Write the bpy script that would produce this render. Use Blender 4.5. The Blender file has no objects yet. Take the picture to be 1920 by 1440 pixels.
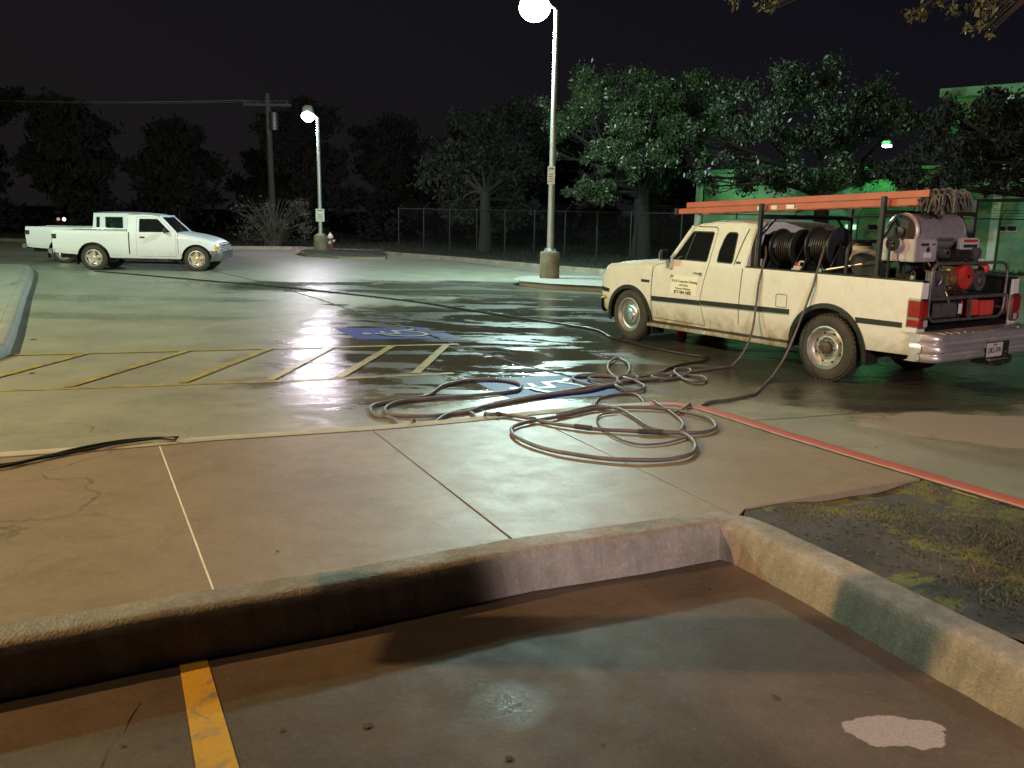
import bpy, bmesh, math, random
import numpy as np
from math import sin, cos, radians, pi, sqrt, atan2
from mathutils import Vector, Matrix
from mathutils.geometry import tessellate_polygon

scene = bpy.context.scene
COL = scene.collection
rnd = random.Random(7)

# ------------------------------------------------------------------ camera
F_PX, PITCH, ROLL, CAM_Z = 1600.0, radians(11.4), radians(1.07), 1.88
fwd = Vector((0, cos(PITCH), -sin(PITCH)))
r0 = Vector((1, 0, 0)); d0 = Vector((0, -sin(PITCH), -cos(PITCH)))
rgt = cos(ROLL) * r0 - sin(ROLL) * d0
dwn = sin(ROLL) * r0 + cos(ROLL) * d0
cam_data = bpy.data.cameras.new("camera")
cam = bpy.data.objects.new("camera", cam_data); COL.objects.link(cam)
cam.matrix_world = Matrix(((rgt.x, -dwn.x, -fwd.x, 0), (rgt.y, -dwn.y, -fwd.y, 0), (rgt.z, -dwn.z, -fwd.z, CAM_Z), (0, 0, 0, 1)))
cam_data.sensor_width = 36.0; cam_data.lens = 36.0 * F_PX / 1920.0
cam_data.clip_start = 0.05; cam_data.clip_end = 1500
scene.camera = cam
CAM = Vector((0, 0, CAM_Z))

# ------------------------------------------------------------------ world (night sky with a little town glow)
world = bpy.data.worlds.new("World"); scene.world = world; world.use_nodes = True
wn = world.node_tree.nodes; wl = world.node_tree.links; wn.clear()
w_out = wn.new("ShaderNodeOutputWorld"); w_bg = wn.new("ShaderNodeBackground")
w_tc = wn.new("ShaderNodeTexCoord"); w_sep = wn.new("ShaderNodeSeparateXYZ"); w_r = wn.new("ShaderNodeValToRGB")
w_n = wn.new("ShaderNodeTexNoise"); w_n.inputs["Scale"].default_value = 1.6; w_n.inputs["Detail"].default_value = 5
w_m = wn.new("ShaderNodeMath"); w_m.operation = 'MULTIPLY_ADD'; w_m.inputs[1].default_value = 0.22
wl.new(w_tc.outputs["Generated"], w_sep.inputs[0]); wl.new(w_tc.outputs["Generated"], w_n.inputs["Vector"])
w_x = wn.new('ShaderNodeMath'); w_x.operation = 'MULTIPLY_ADD'; w_x.inputs[1].default_value = 0.45; wl.new(w_sep.outputs['X'], w_x.inputs[0]); wl.new(w_sep.outputs['Z'], w_x.inputs[2])
wl.new(w_n.outputs["Fac"], w_m.inputs[0]); wl.new(w_x.outputs[0], w_m.inputs[2]); wl.new(w_m.outputs[0], w_r.inputs[0])
w_r.color_ramp.elements[0].position = 0.0; w_r.color_ramp.elements[0].color = (0.0098, 0.0085, 0.0095, 1)
w_r.color_ramp.elements[1].position = 0.55; w_r.color_ramp.elements[1].color = (0.0050, 0.0048, 0.0080, 1)
wl.new(w_r.outputs[0], w_bg.inputs[0]); w_bg.inputs[1].default_value = 1.0; wl.new(w_bg.outputs[0], w_out.inputs[0])

# ------------------------------------------------------------------ lamps standing outside the picture (car park and building lights, one added fill)
def point_light(name, loc, power, color, radius=0.15):
    l = bpy.data.lights.new(name, 'POINT'); l.energy = power; l.color = color; l.shadow_soft_size = radius
    o = bpy.data.objects.new(name, l); o.location = loc; COL.objects.link(o); return o
def spot_light(name, loc, target, power, color, size, blend=0.5, radius=0.1):
    l = bpy.data.lights.new(name, 'SPOT'); l.energy = power; l.color = color; l.shadow_soft_size = radius
    l.spot_size = radians(size); l.spot_blend = blend
    o = bpy.data.objects.new(name, l); o.location = loc; COL.objects.link(o)
    o.rotation_euler = (Vector(target) - Vector(loc)).to_track_quat('-Z', 'Y').to_euler(); return o
WARM = (1.0, 0.585, 0.24)
point_light("warm_light_west", (-12.5, 3.1, 8.0), 8600, WARM, 0.045)
point_light("warm_fill_light", (-1.0, 6.6, 9.0), 560, (1.0, 0.68, 0.36), 0.3)  # added warm fill over the walkway, no fixture hangs there
spot_light("pink_wall_light", (4.5, -4.0, 4.0), (4.9, 8.6, 0.9), 3300, (1.0, 0.80, 0.78), 65, 0.10, 0.10)
point_light("car_park_light_west", (-17.0, 13.0, 7.5), 5600, (0.52, 1.0, 0.68), 0.2)

scene.view_settings.view_transform = 'Standard'
scene.view_settings.look = 'None'; scene.view_settings.exposure = 0.0; scene.view_settings.gamma = 1.0
scene.view_settings.use_curve_mapping = False
scene.cycles.max_bounces = 6; scene.cycles.sample_clamp_indirect = 4.0
scene.cycles.use_denoising = True

# ------------------------------------------------------------------ ground heights and pixel -> place
def H(x, y):                       # the ground falls gently from the photographer to the rear car park
    t = max(0.0, 8.5 - y)
    return 0.04 * t - 0.04 if t > 2 else 0.01 * t * t
def ray(px, py):
    return (F_PX * fwd + (px - 960) * rgt + (py - 720) * dwn).normalized()
def G(px, py, off=0.0):
    v = ray(px, py); z = off
    for _ in range(60):
        t = (z - CAM_Z) / v.z; p = CAM + v * t; z = 0.5 * z + 0.5 * (H(p.x, p.y) + off)
    return p

# ------------------------------------------------------------------ materials
MATS = {}
def nmat(name):
    m = bpy.data.materials.new(name); m.use_nodes = True
    nt = m.node_tree; b = nt.nodes["Principled BSDF"]; return m, nt, b
def noise(nt, scale, detail=4, rough=0.55, coord=None, dist=0.0):
    n = nt.nodes.new("ShaderNodeTexNoise"); n.inputs["Scale"].default_value = scale
    n.inputs["Detail"].default_value = detail; n.inputs["Roughness"].default_value = rough; n.inputs["Distortion"].default_value = dist
    if coord is not None: nt.links.new(coord, n.inputs["Vector"])
    return n.outputs["Fac"]
def ramp(nt, fac, p0, p1, c0=(0, 0, 0, 1), c1=(1, 1, 1, 1)):
    r = nt.nodes.new("ShaderNodeValToRGB"); e = r.color_ramp.elements
    e[0].position = p0; e[1].position = p1; e[0].color = c0; e[1].color = c1
    nt.links.new(fac, r.inputs[0]); return r.outputs[0]
def mixc(nt, fac, a, b):
    m = nt.nodes.new("ShaderNodeMix"); m.data_type = 'RGBA'
    for s, v in ((0, fac), (6, a), (7, b)):
        if isinstance(v, (int, float)): m.inputs[s].default_value = v
        elif isinstance(v, tuple): m.inputs[s].default_value = v if len(v) == 4 else (*v, 1)
        else: nt.links.new(v, m.inputs[s])
    return m.outputs[2]
def mth(nt, op, a, b=None, c=None, clamp=False):
    m = nt.nodes.new("ShaderNodeMath"); m.operation = op; m.use_clamp = clamp
    for i, v in enumerate((a, b, c)):
        if v is None: continue
        if isinstance(v, (int, float)): m.inputs[i].default_value = v
        else: nt.links.new(v, m.inputs[i])
    return m.outputs[0]
def pos(nt, scale=(1, 1, 1)):
    g = nt.nodes.new("ShaderNodeNewGeometry"); mp = nt.nodes.new("ShaderNodeMapping")
    mp.inputs["Scale"].default_value = scale; nt.links.new(g.outputs["Position"], mp.inputs[0]); return mp.outputs[0]
def objc(nt):
    return nt.nodes.new("ShaderNodeTexCoord").outputs["Object"]
def bump(nt, b, h, strength=0.3, dist=0.01):
    n = nt.nodes.new("ShaderNodeBump"); n.inputs["Strength"].default_value = strength; n.inputs["Distance"].default_value = dist
    nt.links.new(h, n.inputs["Height"]); nt.links.new(n.outputs[0], b.inputs["Normal"])
def blob(nt, P, cx, cy, rx, ry, wob=0.5, nscale=3.0, edge=0.06, ang=0.0):
    """1 inside a noisy ellipse on the ground"""
    mp = nt.nodes.new("ShaderNodeMapping"); mp.vector_type = 'TEXTURE'
    mp.inputs["Location"].default_value = (cx, cy, 0); mp.inputs["Rotation"].default_value = (0, 0, ang); mp.inputs["Scale"].default_value = (rx, ry, 1e6)
    nt.links.new(P, mp.inputs[0])
    ln = nt.nodes.new("ShaderNodeVectorMath"); ln.operation = 'LENGTH'; nt.links.new(mp.outputs[0], ln.inputs[0])
    n = noise(nt, nscale, 5, 0.6, P)
    d = mth(nt, 'MULTIPLY_ADD', n, wob, ln.outputs["Value"]); d = mth(nt, 'SUBTRACT', d, wob * 0.5)
    return ramp(nt, d, 1 - edge, 1 + edge, (1, 1, 1, 1), (0, 0, 0, 1))

def simple(name, col, rough=0.5, metal=0.0, var=0.15, nscale=8, bmp=0.0, spec=None, coat=0.0, bscale=60):
    m, nt, b = nmat(name)
    c = objc(nt); f = noise(nt, nscale, 5, 0.6, c)
    d = tuple(max(0, x * (1 - var)) for x in col); l = tuple(min(1, x * (1 + var)) for x in col)
    nt.links.new(ramp(nt, f, 0.3, 0.7, (*d, 1), (*l, 1)), b.inputs["Base Color"])
    r = ramp(nt, noise(nt, nscale * 2.3, 4, 0.6, c), 0.3, 0.7, (max(0, rough - .08),) * 3 + (1,), (min(1, rough + .1),) * 3 + (1,))
    nt.links.new(r, b.inputs["Roughness"]); b.inputs["Metallic"].default_value = metal
    if spec is not None: b.inputs["Specular IOR Level"].default_value = spec
    if coat: b.inputs["Coat Weight"].default_value = coat; b.inputs["Coat Roughness"].default_value = 0.08
    if bmp: bump(nt, b, noise(nt, bscale, 5, 0.6, c), bmp, 0.004)
    MATS[name] = m; return m

def concrete(name, base, dark, rough=(0.3, 0.5), stain=None, wet=None, dry=None, fine=170, bstr=0.25, blot=1.1, pale=None, spec=0.5, crack=0.8, streak=False, filmy=True, bd=0.004):
    """weathered concrete; wet / dry: lists of noisy ellipses on the ground"""
    m, nt, b = nmat(name); P = pos(nt)
    big = noise(nt, blot, 6, 0.62, P, 0.4); mid = noise(nt, 5.5, 6, 0.65, P); fin = noise(nt, fine, 3, 0.6, P); spk = noise(nt, 42, 5, 0.7, P)
    c = ramp(nt, big, 0.32, 0.68, (*dark, 1), (*base, 1))
    if stain: c = mixc(nt, mth(nt, 'MULTIPLY', ramp(nt, noise(nt, 2.3, 7, 0.7, P, 1.2), 0.5, 0.66), 0.5), c, stain)
    c = mixc(nt, ramp(nt, mid, 0.4, 0.75, (0, 0, 0, 1), (.45, .45, .45, 1)), c, tuple(x * 0.62 for x in base))
    c = mixc(nt, ramp(nt, spk, 0.52, 0.72, (0, 0, 0, 1), (.5, .5, .5, 1)), c, tuple(min(1, x * 1.35) for x in base))
    c = mixc(nt, ramp(nt, fin, 0.35, 0.65, (0, 0, 0, 1), (.32, .32, .32, 1)), c, tuple(x * 0.5 for x in base))
    # small dark spots such as old gum and oil drips
    vo = nt.nodes.new("ShaderNodeTexVoronoi"); vo.inputs["Scale"].default_value = 2.6; nt.links.new(P, vo.inputs["Vector"])
    sp = ramp(nt, vo.outputs["Distance"], 0.035, 0.075, (1, 1, 1, 1), (0, 0, 0, 1))
    c = mixc(nt, mth(nt, 'MULTIPLY', sp, 0.45), c, tuple(x * 0.3 for x in base))
    ro = ramp(nt, mid, 0.35, 0.7, (rough[0],) * 3 + (1,), (rough[1],) * 3 + (1,))
    if wet:
        wsum = None
        for w in wet:
            e = blob(nt, P, *w[:8]); e = mth(nt, 'MULTIPLY', e, w[8])
            wsum = e if wsum is None else mth(nt, 'MAXIMUM', wsum, e)
        sn = noise(nt, 0.9, 7, 0.66, pos(nt, (0.45, 1.25, 1)), 0.8)
        film = ramp(nt, sn, 0.455, 0.50)                      # film of water: water stands or not
        wsum2 = mth(nt, 'MULTIPLY', wsum, film if filmy else 0.0)
        c = mixc(nt, wsum, c, mixc(nt, 0.84 if filmy else 0.2, c, tuple(x * 0.10 for x in base)))
        dr_ = 0.33 if filmy else 0.20; ro = mixc(nt, wsum, ro, (dr_, dr_, dr_, 1))       # damp skin of water
        ro = mixc(nt, wsum2, ro, (0.07, 0.07, 0.07, 1))      # standing water
    if streak:       # runs of dirt down the face, grime at the foot
        sv = noise(nt, 1.0, 6, .7, pos(nt, (16, 16, 1.2))); c = mixc(nt, mth(nt, 'MULTIPLY', ramp(nt, sv, .45, .65), .55), c, tuple(x * .35 for x in base))
        c = mixc(nt, mth(nt, 'MULTIPLY', ramp(nt, noise(nt, 2.4, 6, .7, P), .5, .62), .45), c, (0.075, 0.082, 0.05, 1))
    if dry:
        for w in dry:
            e = blob(nt, P, *w[:8])
            c = mixc(nt, e, c, w[8]); ro = mixc(nt, e, ro, (0.85, 0.85, 0.85, 1))
    if pale:
        pass
    # exposed aggregate and hairline cracks
    ag = nt.nodes.new("ShaderNodeTexVoronoi"); ag.inputs["Scale"].default_value = 140; nt.links.new(P, ag.inputs["Vector"])
    c = mixc(nt, mth(nt, 'MULTIPLY', ramp(nt, ag.outputs["Color"], 0.25, 0.85), 0.22), c, tuple(x * 0.45 for x in base))
    cr = nt.nodes.new("ShaderNodeTexVoronoi"); cr.feature = 'DISTANCE_TO_EDGE'; cr.inputs["Scale"].default_value = 0.33
    dv = nt.nodes.new("ShaderNodeVectorMath"); dv.operation = 'MULTIPLY_ADD'; nn_ = nt.nodes.new("ShaderNodeTexNoise"); nn_.inputs["Scale"].default_value = 1.6; nn_.inputs["Detail"].default_value = 7
    nt.links.new(P, nn_.inputs["Vector"]); nt.links.new(nn_.outputs["Color"], dv.inputs[0]); dv.inputs[1].default_value = (1.3, 1.3, 0); nt.links.new(P, dv.inputs[2]); nt.links.new(dv.outputs[0], cr.inputs["Vector"])
    ck = mth(nt, 'MULTIPLY', ramp(nt, cr.outputs["Distance"], 0.0006, 0.0022, (1, 1, 1, 1), (0, 0, 0, 1)), ramp(nt, noise(nt, 0.5, 3, .5, P), 0.5, 0.6))
    c = mixc(nt, mth(nt, 'MULTIPLY', ck, crack), c, tuple(x * 0.22 for x in base))
    nt.links.new(c, b.inputs["Base Color"]); nt.links.new(ro, b.inputs["Roughness"])
    h = mth(nt, 'MULTIPLY_ADD', fin, 0.5, mth(nt, 'MULTIPLY', spk, 0.5))
    bump(nt, b, h, bstr, bd)
    b.inputs['Specular IOR Level'].default_value = spec; MATS[name] = m; return m

# places used by the wet patches (x, y, rx, ry, wobble, noise scale, edge, angle, amount)
pp = G(1110, 640); pq = G(1000, 710); pr = G(1050, 565); pdry = G(1680, 1372, -.05); pdr2 = G(1760, 800); pu = G(1500, 720); pb_ = G(958, 1318, -.05)
concrete('lot_concrete', (0.33, 0.325, 0.26), (0.21, 0.205, 0.165), (0.38, 0.55),
         wet=[(pp.x + .5, pp.y + 1.5, 5.2, 6.4, 0.9, 0.8, 0.22, 0.0, 1.0), (0.6, 21.0, 9.5, 2.6, 1.0, 0.5, 0.25, 0, 0.8),
              (-1.2, 13.0, 2.4, 6.0, 0.9, 0.9, 0.3, 0.0, 0.8), (pu.x + .2, pu.y + .3, 2.4, 1.8, 0.7, 1.3, 0.12, -0.3, 1.0), (6.5, 11.5, 3.5, 3.5, .8, 1., .2, 0, 1.0), (-0.5, 10.5, 2.6, 2.0, .9, 1.2, .25, 0, 0.95), (-7.5, 14.5, 3.4, .5, 0.9, 1.2, 0.25, 0, 0.35), (-8.5, 17.5, 4.2, .6, 0.9, 0.8, 0.25, 0, 0.35)],
         dry=[(pdr2.x + 1.0, pdr2.y - .25, 1.75, 0.75, 0.55, 2.0, 0.05, -0.25, (0.34, 0.29, 0.26, 1))], bstr=0.45, spec=0.75)
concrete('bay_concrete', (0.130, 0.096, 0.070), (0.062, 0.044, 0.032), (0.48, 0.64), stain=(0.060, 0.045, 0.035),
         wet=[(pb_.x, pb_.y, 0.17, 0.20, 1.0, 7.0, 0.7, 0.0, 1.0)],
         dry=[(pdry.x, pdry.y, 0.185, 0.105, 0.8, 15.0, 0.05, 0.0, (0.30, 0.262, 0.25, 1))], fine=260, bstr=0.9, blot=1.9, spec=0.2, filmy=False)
concrete('walk_concrete', (0.315, 0.250, 0.178), (0.215, 0.160, 0.108), (0.41, 0.52), stain=(0.17, 0.118, 0.078), fine=300, bstr=0.55, blot=0.9, spec=0.42)
concrete('kerb_concrete', (0.36, 0.32, 0.265), (0.20, 0.17, 0.135), (0.5, 0.8), stain=(0.09, 0.07, 0.045), fine=90, bstr=1.0, blot=3.5, streak=True, crack=0, bd=0.010)
concrete('rear_kerb_concrete', (0.50, 0.43, 0.33), (0.36, 0.30, 0.22), (0.6, 0.8), stain=(0.22, 0.16, 0.10), fine=120, bstr=0.7, blot=3.0)
concrete('island_concrete', (0.36, 0.35, 0.31), (0.28, 0.27, 0.235), (0.5, 0.7), bstr=0.3)

def paint(name, col, wear, rough=0.45):
    """road paint worn through to concrete in patches"""
    m, nt, b = nmat(name); P = pos(nt)
    w = ramp(nt, noise(nt, 7, 7, 0.7, P, 0.4), 0.62 - wear, 0.74 - wear)
    c = mixc(nt, w, (*col, 1), (0.22, 0.19, 0.16, 1))
    c = mixc(nt, ramp(nt, noise(nt, 60, 4, .6, P), 0.45, 0.75, (0, 0, 0, 1), (.4, .4, .4, 1)), c, tuple(x * .55 for x in col))
    nt.links.new(c, b.inputs["Base Color"]); b.inputs["Roughness"].default_value = rough
    bump(nt, b, noise(nt, 160, 3, .6, P), 0.3, 0.003); MATS[name] = m; return m
paint('yellow_paint', (0.52, 0.31, 0.035), 0.09)
paint('yellow_paint_worn', (0.40, 0.33, 0.08), 0.16, 0.35)
paint('blue_paint', (0.005, 0.018, 0.20), 0.02, 0.55)
MATS['blue_paint'].node_tree.nodes['Principled BSDF'].inputs['Specular IOR Level'].default_value = 0.18
paint('white_paint', (0.42, 0.42, 0.40), 0.14, 0.4)
paint('red_paint', (0.50, 0.12, 0.085), 0.05, 0.6)

def mat_ground():
    m, nt, b = nmat('dirt'); P = pos(nt)
    c = ramp(nt, noise(nt, 2.2, 7, .65, P, .6), 0.36, 0.66, (0.034, 0.029, 0.024, 1), (0.095, 0.08, 0.064, 1))
    g = ramp(nt, noise(nt, 2.1, 7, .7, P, .8), 0.545, 0.58)
    c = mixc(nt, g, c, (0.15, 0.155, 0.03, 1))
    c = mixc(nt, ramp(nt, noise(nt, 55, 5, .7, P), .4, .7, (0, 0, 0, 1), (.6, .6, .6, 1)), c, (0.035, 0.03, 0.022, 1))
    nt.links.new(c, b.inputs["Base Color"]); b.inputs["Roughness"].default_value = 0.75
    bump(nt, b, noise(nt, 38, 8, .7, P), 0.9, 0.02); MATS['dirt'] = m
    m, nt, b = nmat('field'); P = pos(nt)
    c = ramp(nt, noise(nt, 0.7, 7, .65, P), 0.35, 0.7, (0.009, 0.014, 0.006, 1), (0.024, 0.030, 0.014, 1))
    nt.links.new(c, b.inputs["Base Color"]); b.inputs["Roughness"].default_value = 0.9
    bump(nt, b, noise(nt, 14, 8, .7, P), 1.0, 0.08); MATS['field'] = m
mat_ground()

def carpaint(name, col, grime, gcol):
    m, nt, b = nmat(name); O = objc(nt)
    sp = nt.nodes.new("ShaderNodeSeparateXYZ"); nt.links.new(O, sp.inputs[0])
    n = noise(nt, 5, 7, .7, O, .5)
    low = nt.nodes.new("ShaderNodeMapRange"); nt.links.new(sp.outputs["Z"], low.inputs[0])
    low.inputs[1].default_value = 0.66; low.inputs[2].default_value = 0.32
    streak = noise(nt, 9, 5, .7, nt.nodes.new("ShaderNodeTexCoord").outputs["Object"])
    g = mth(nt, 'MULTIPLY', mth(nt, 'MULTIPLY_ADD', low.outputs[0], 1.1, 0.14), mth(nt, 'MULTIPLY_ADD', n, 2.2, -0.5), clamp=True)
    g = mth(nt, 'MULTIPLY', g, grime)
    c = mixc(nt, g, (*col, 1), (*gcol, 1))
    c = mixc(nt, ramp(nt, streak, .5, .75, (0, 0, 0, 1), (.16, .16, .16, 1)), c, (*gcol, 1))
    nt.links.new(c, b.inputs["Base Color"])
    b.inputs["Roughness"].default_value = 0.42; b.inputs["Coat Weight"].default_value = 0.35; b.inputs["Coat Roughness"].default_value = 0.12
    bump(nt, b, noise(nt, 2.2, 3, .5, O), 0.08, 0.02); MATS[name] = m
carpaint('cream_paint', (0.76, 0.77, 0.74), 1.0, (0.24, 0.19, 0.10))
carpaint('white_car_paint', (0.70, 0.70, 0.82), 0.5, (0.3, 0.3, 0.26))
simple('black_plastic', (0.018, 0.018, 0.018), 0.45)
simple('rubber', (0.035, 0.033, 0.03), 0.75, var=0.3, bmp=0.4)
simple('dirty_rubber', (0.050, 0.046, 0.040), 0.8, var=0.35, nscale=5, bmp=0.4)
simple('chrome', (0.70, 0.68, 0.68), 0.16, 1.0, var=0.06, nscale=4)
simple('bumper_chrome', (0.66, 0.63, 0.66), 0.33, 0.72, var=0.14, nscale=5, bmp=0.12, bscale=7)
simple('steel_wheel', (0.50, 0.50, 0.50), 0.38, 0.75, var=0.2)
simple('dark_steel', (0.035, 0.035, 0.038), 0.42, 0.4)
simple('hub_rust', (0.10, 0.075, 0.055), 0.6, 0.4, var=0.4, nscale=20)
simple('glass_dark', (0.010, 0.011, 0.012), 0.05, spec=0.6, var=0.05)
simple('orange_fibreglass', (0.44, 0.12, 0.07), 0.42, var=0.12, nscale=3)
simple('aluminium', (0.52, 0.52, 0.54), 0.33, 0.9, var=0.12)
simple('brushed_steel', (0.62, 0.56, 0.62), 0.34, 0.65, var=0.15, nscale=14, bmp=0.15)
simple('grey_panel', (0.42, 0.38, 0.40), 0.45, 0.2, var=0.2, nscale=6)
simple('white_label', (0.7, 0.7, 0.68), 0.5)
simple('dark_label', (0.03, 0.03, 0.035), 0.5)
simple('engine_red', (0.45, 0.035, 0.03), 0.35, var=0.35, nscale=9)
simple('red_plastic', (0.62, 0.06, 0.04), 0.4, var=0.2)
simple('engine_grey', (0.16, 0.15, 0.15), 0.45, 0.6, var=0.35, nscale=14)
simple('brass', (0.45, 0.35, 0.16), 0.4, 0.8, var=0.3)
simple('bed_liner', (0.012, 0.012, 0.013), 0.55, bmp=0.3)
simple('red_lens', (0.26, 0.006, 0.008), 0.12, coat=0.8, var=0.35, nscale=25)
simple('tail_dark', (0.05, 0.012, 0.012), 0.2, coat=.5)
simple('clear_lens', (0.42, 0.36, 0.36), 0.15, coat=0.6)
simple('amber_lens', (0.75, 0.42, 0.03), 0.15, coat=0.6)
simple('plate_white', (0.52, 0.49, 0.46), 0.5, var=.08)
simple('hose_grey', (0.115, 0.092, 0.092), 0.5, var=0.3, nscale=5)
simple('hose_black', (0.022, 0.02, 0.02), 0.4, var=0.3, nscale=6)
simple('galvanised', (0.36, 0.37, 0.37), 0.45, 0.55, var=0.12, nscale=3)
simple('pedestal_concrete', (0.17, 0.145, 0.10), 0.8, var=0.35, nscale=4, bmp=0.6)
simple('sign_white', (0.60, 0.64, 0.62), 0.5, var=.05)
simple('hydrant_red', (0.30, 0.07, 0.05), 0.5, var=.2)
simple('hydrant_white', (0.55, 0.50, 0.45), 0.5)
simple('wood_pole', (0.018, 0.016, 0.014), 0.85, var=0.3, nscale=4, bmp=.4)
simple('wood_tan', (0.17, 0.14, 0.08), 0.7)
simple('wood_tan2', (0.33, 0.29, 0.19), 0.7)
simple('bark', (0.018, 0.016, 0.013), 0.9, var=0.35, nscale=5, bmp=0.9, bscale=22)
simple('fence_wire', (0.020, 0.021, 0.021), 0.6, 0.3)
simple('kerb_plastic', (0.5, 0.02, 0.02), 0.4)
simple('rope', (0.10, 0.095, 0.09), 0.9, var=.4, nscale=12)
simple('grey_wall', (0.55, 0.55, 0.52), 0.7, var=.08)
simple('joint_pale', (0.75, 0.72, 0.62), 0.55, var=.2, nscale=6)
simple('joint_dark', (0.045, 0.036, 0.028), 0.85, var=.4, nscale=6, bmp=.8)
simple('grime', (0.05, 0.042, 0.034), 0.5, var=.4, nscale=4, bmp=.8)
simple('dark_roof', (0.07, 0.20, 0.09), 0.6)  # green light on the fascia is put into this colour
simple('seat_cloth', (0.12, 0.12, 0.12), 0.8)
def leafmat(name, c0, c1, rough=0.45, trans=0.0):
    m, nt, b = nmat(name); P = pos(nt)
    nt.links.new(ramp(nt, noise(nt, 1.3, 5, .7, P), 0.35, 0.65, (*c0, 1), (*c1, 1)), b.inputs["Base Color"])
    b.inputs["Roughness"].default_value = rough; MATS[name] = m
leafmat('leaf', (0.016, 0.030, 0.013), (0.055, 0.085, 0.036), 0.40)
leafmat('leaf_mid', (0.008, 0.014, 0.007), (0.030, 0.046, 0.022), 0.45)  # duller copy of leaf: weaker light on the tree put into its colour
leafmat('leaf_dark', (0.004, 0.006, 0.004), (0.010, 0.014, 0.008), 0.8)  # near-black copy of leaf: unlit crowns are painted dark
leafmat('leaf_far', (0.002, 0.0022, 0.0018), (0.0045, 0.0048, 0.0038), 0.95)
leafmat('twig', (0.03, 0.028, 0.022), (0.06, 0.055, 0.042), 0.8)
leafmat('leaf_near', (0.045, 0.045, 0.018), (0.12, 0.11, 0.04), 0.5)
leafmat('grass_blade', (0.10, 0.10, 0.022), (0.21, 0.20, 0.05), 0.6)
leafmat('grass_dark', (0.04, 0.055, 0.016), (0.085, 0.10, 0.032), 0.7)
leafmat('dead_leaf', (0.06, 0.040, 0.022), (0.12, 0.08, 0.04), 0.6)
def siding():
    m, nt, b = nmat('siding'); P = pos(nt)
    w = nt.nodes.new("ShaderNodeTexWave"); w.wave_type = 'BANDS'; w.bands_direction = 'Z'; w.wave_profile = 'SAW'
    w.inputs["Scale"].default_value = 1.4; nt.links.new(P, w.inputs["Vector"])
    nt.links.new(ramp(nt, noise(nt, 1.2, 5, .6, P), .3, .7, (0.10, 0.20, 0.11, 1), (0.15, 0.27, 0.16, 1)), b.inputs["Base Color"])  # green of the wall light partly put into the siding colour
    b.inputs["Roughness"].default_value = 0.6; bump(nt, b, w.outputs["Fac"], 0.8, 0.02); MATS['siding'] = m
siding()
def emis(name, col, s):
    m, nt, b = nmat(name); b.inputs["Base Color"].default_value = (*col, 1)
    b.inputs["Emission Color"].default_value = (*col, 1); b.inputs["Emission Strength"].default_value = s; MATS[name] = m
emis('lamp_glass_cool', (0.80, 1.0, 0.98), 38)
emis('lamp_glass_violet', (0.95, 0.88, 1.0), 38)
emis('lamp_glass_green', (0.55, 1.0, 0.72), 14)
emis('window_lit', (0.55, 1.0, 0.65), 0.9)
emis('far_lamp_red', (1.0, 0.45, 0.4), 0.35)
emis('far_lamp_white', (1.0, 0.8, 0.75), 3.0)

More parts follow.
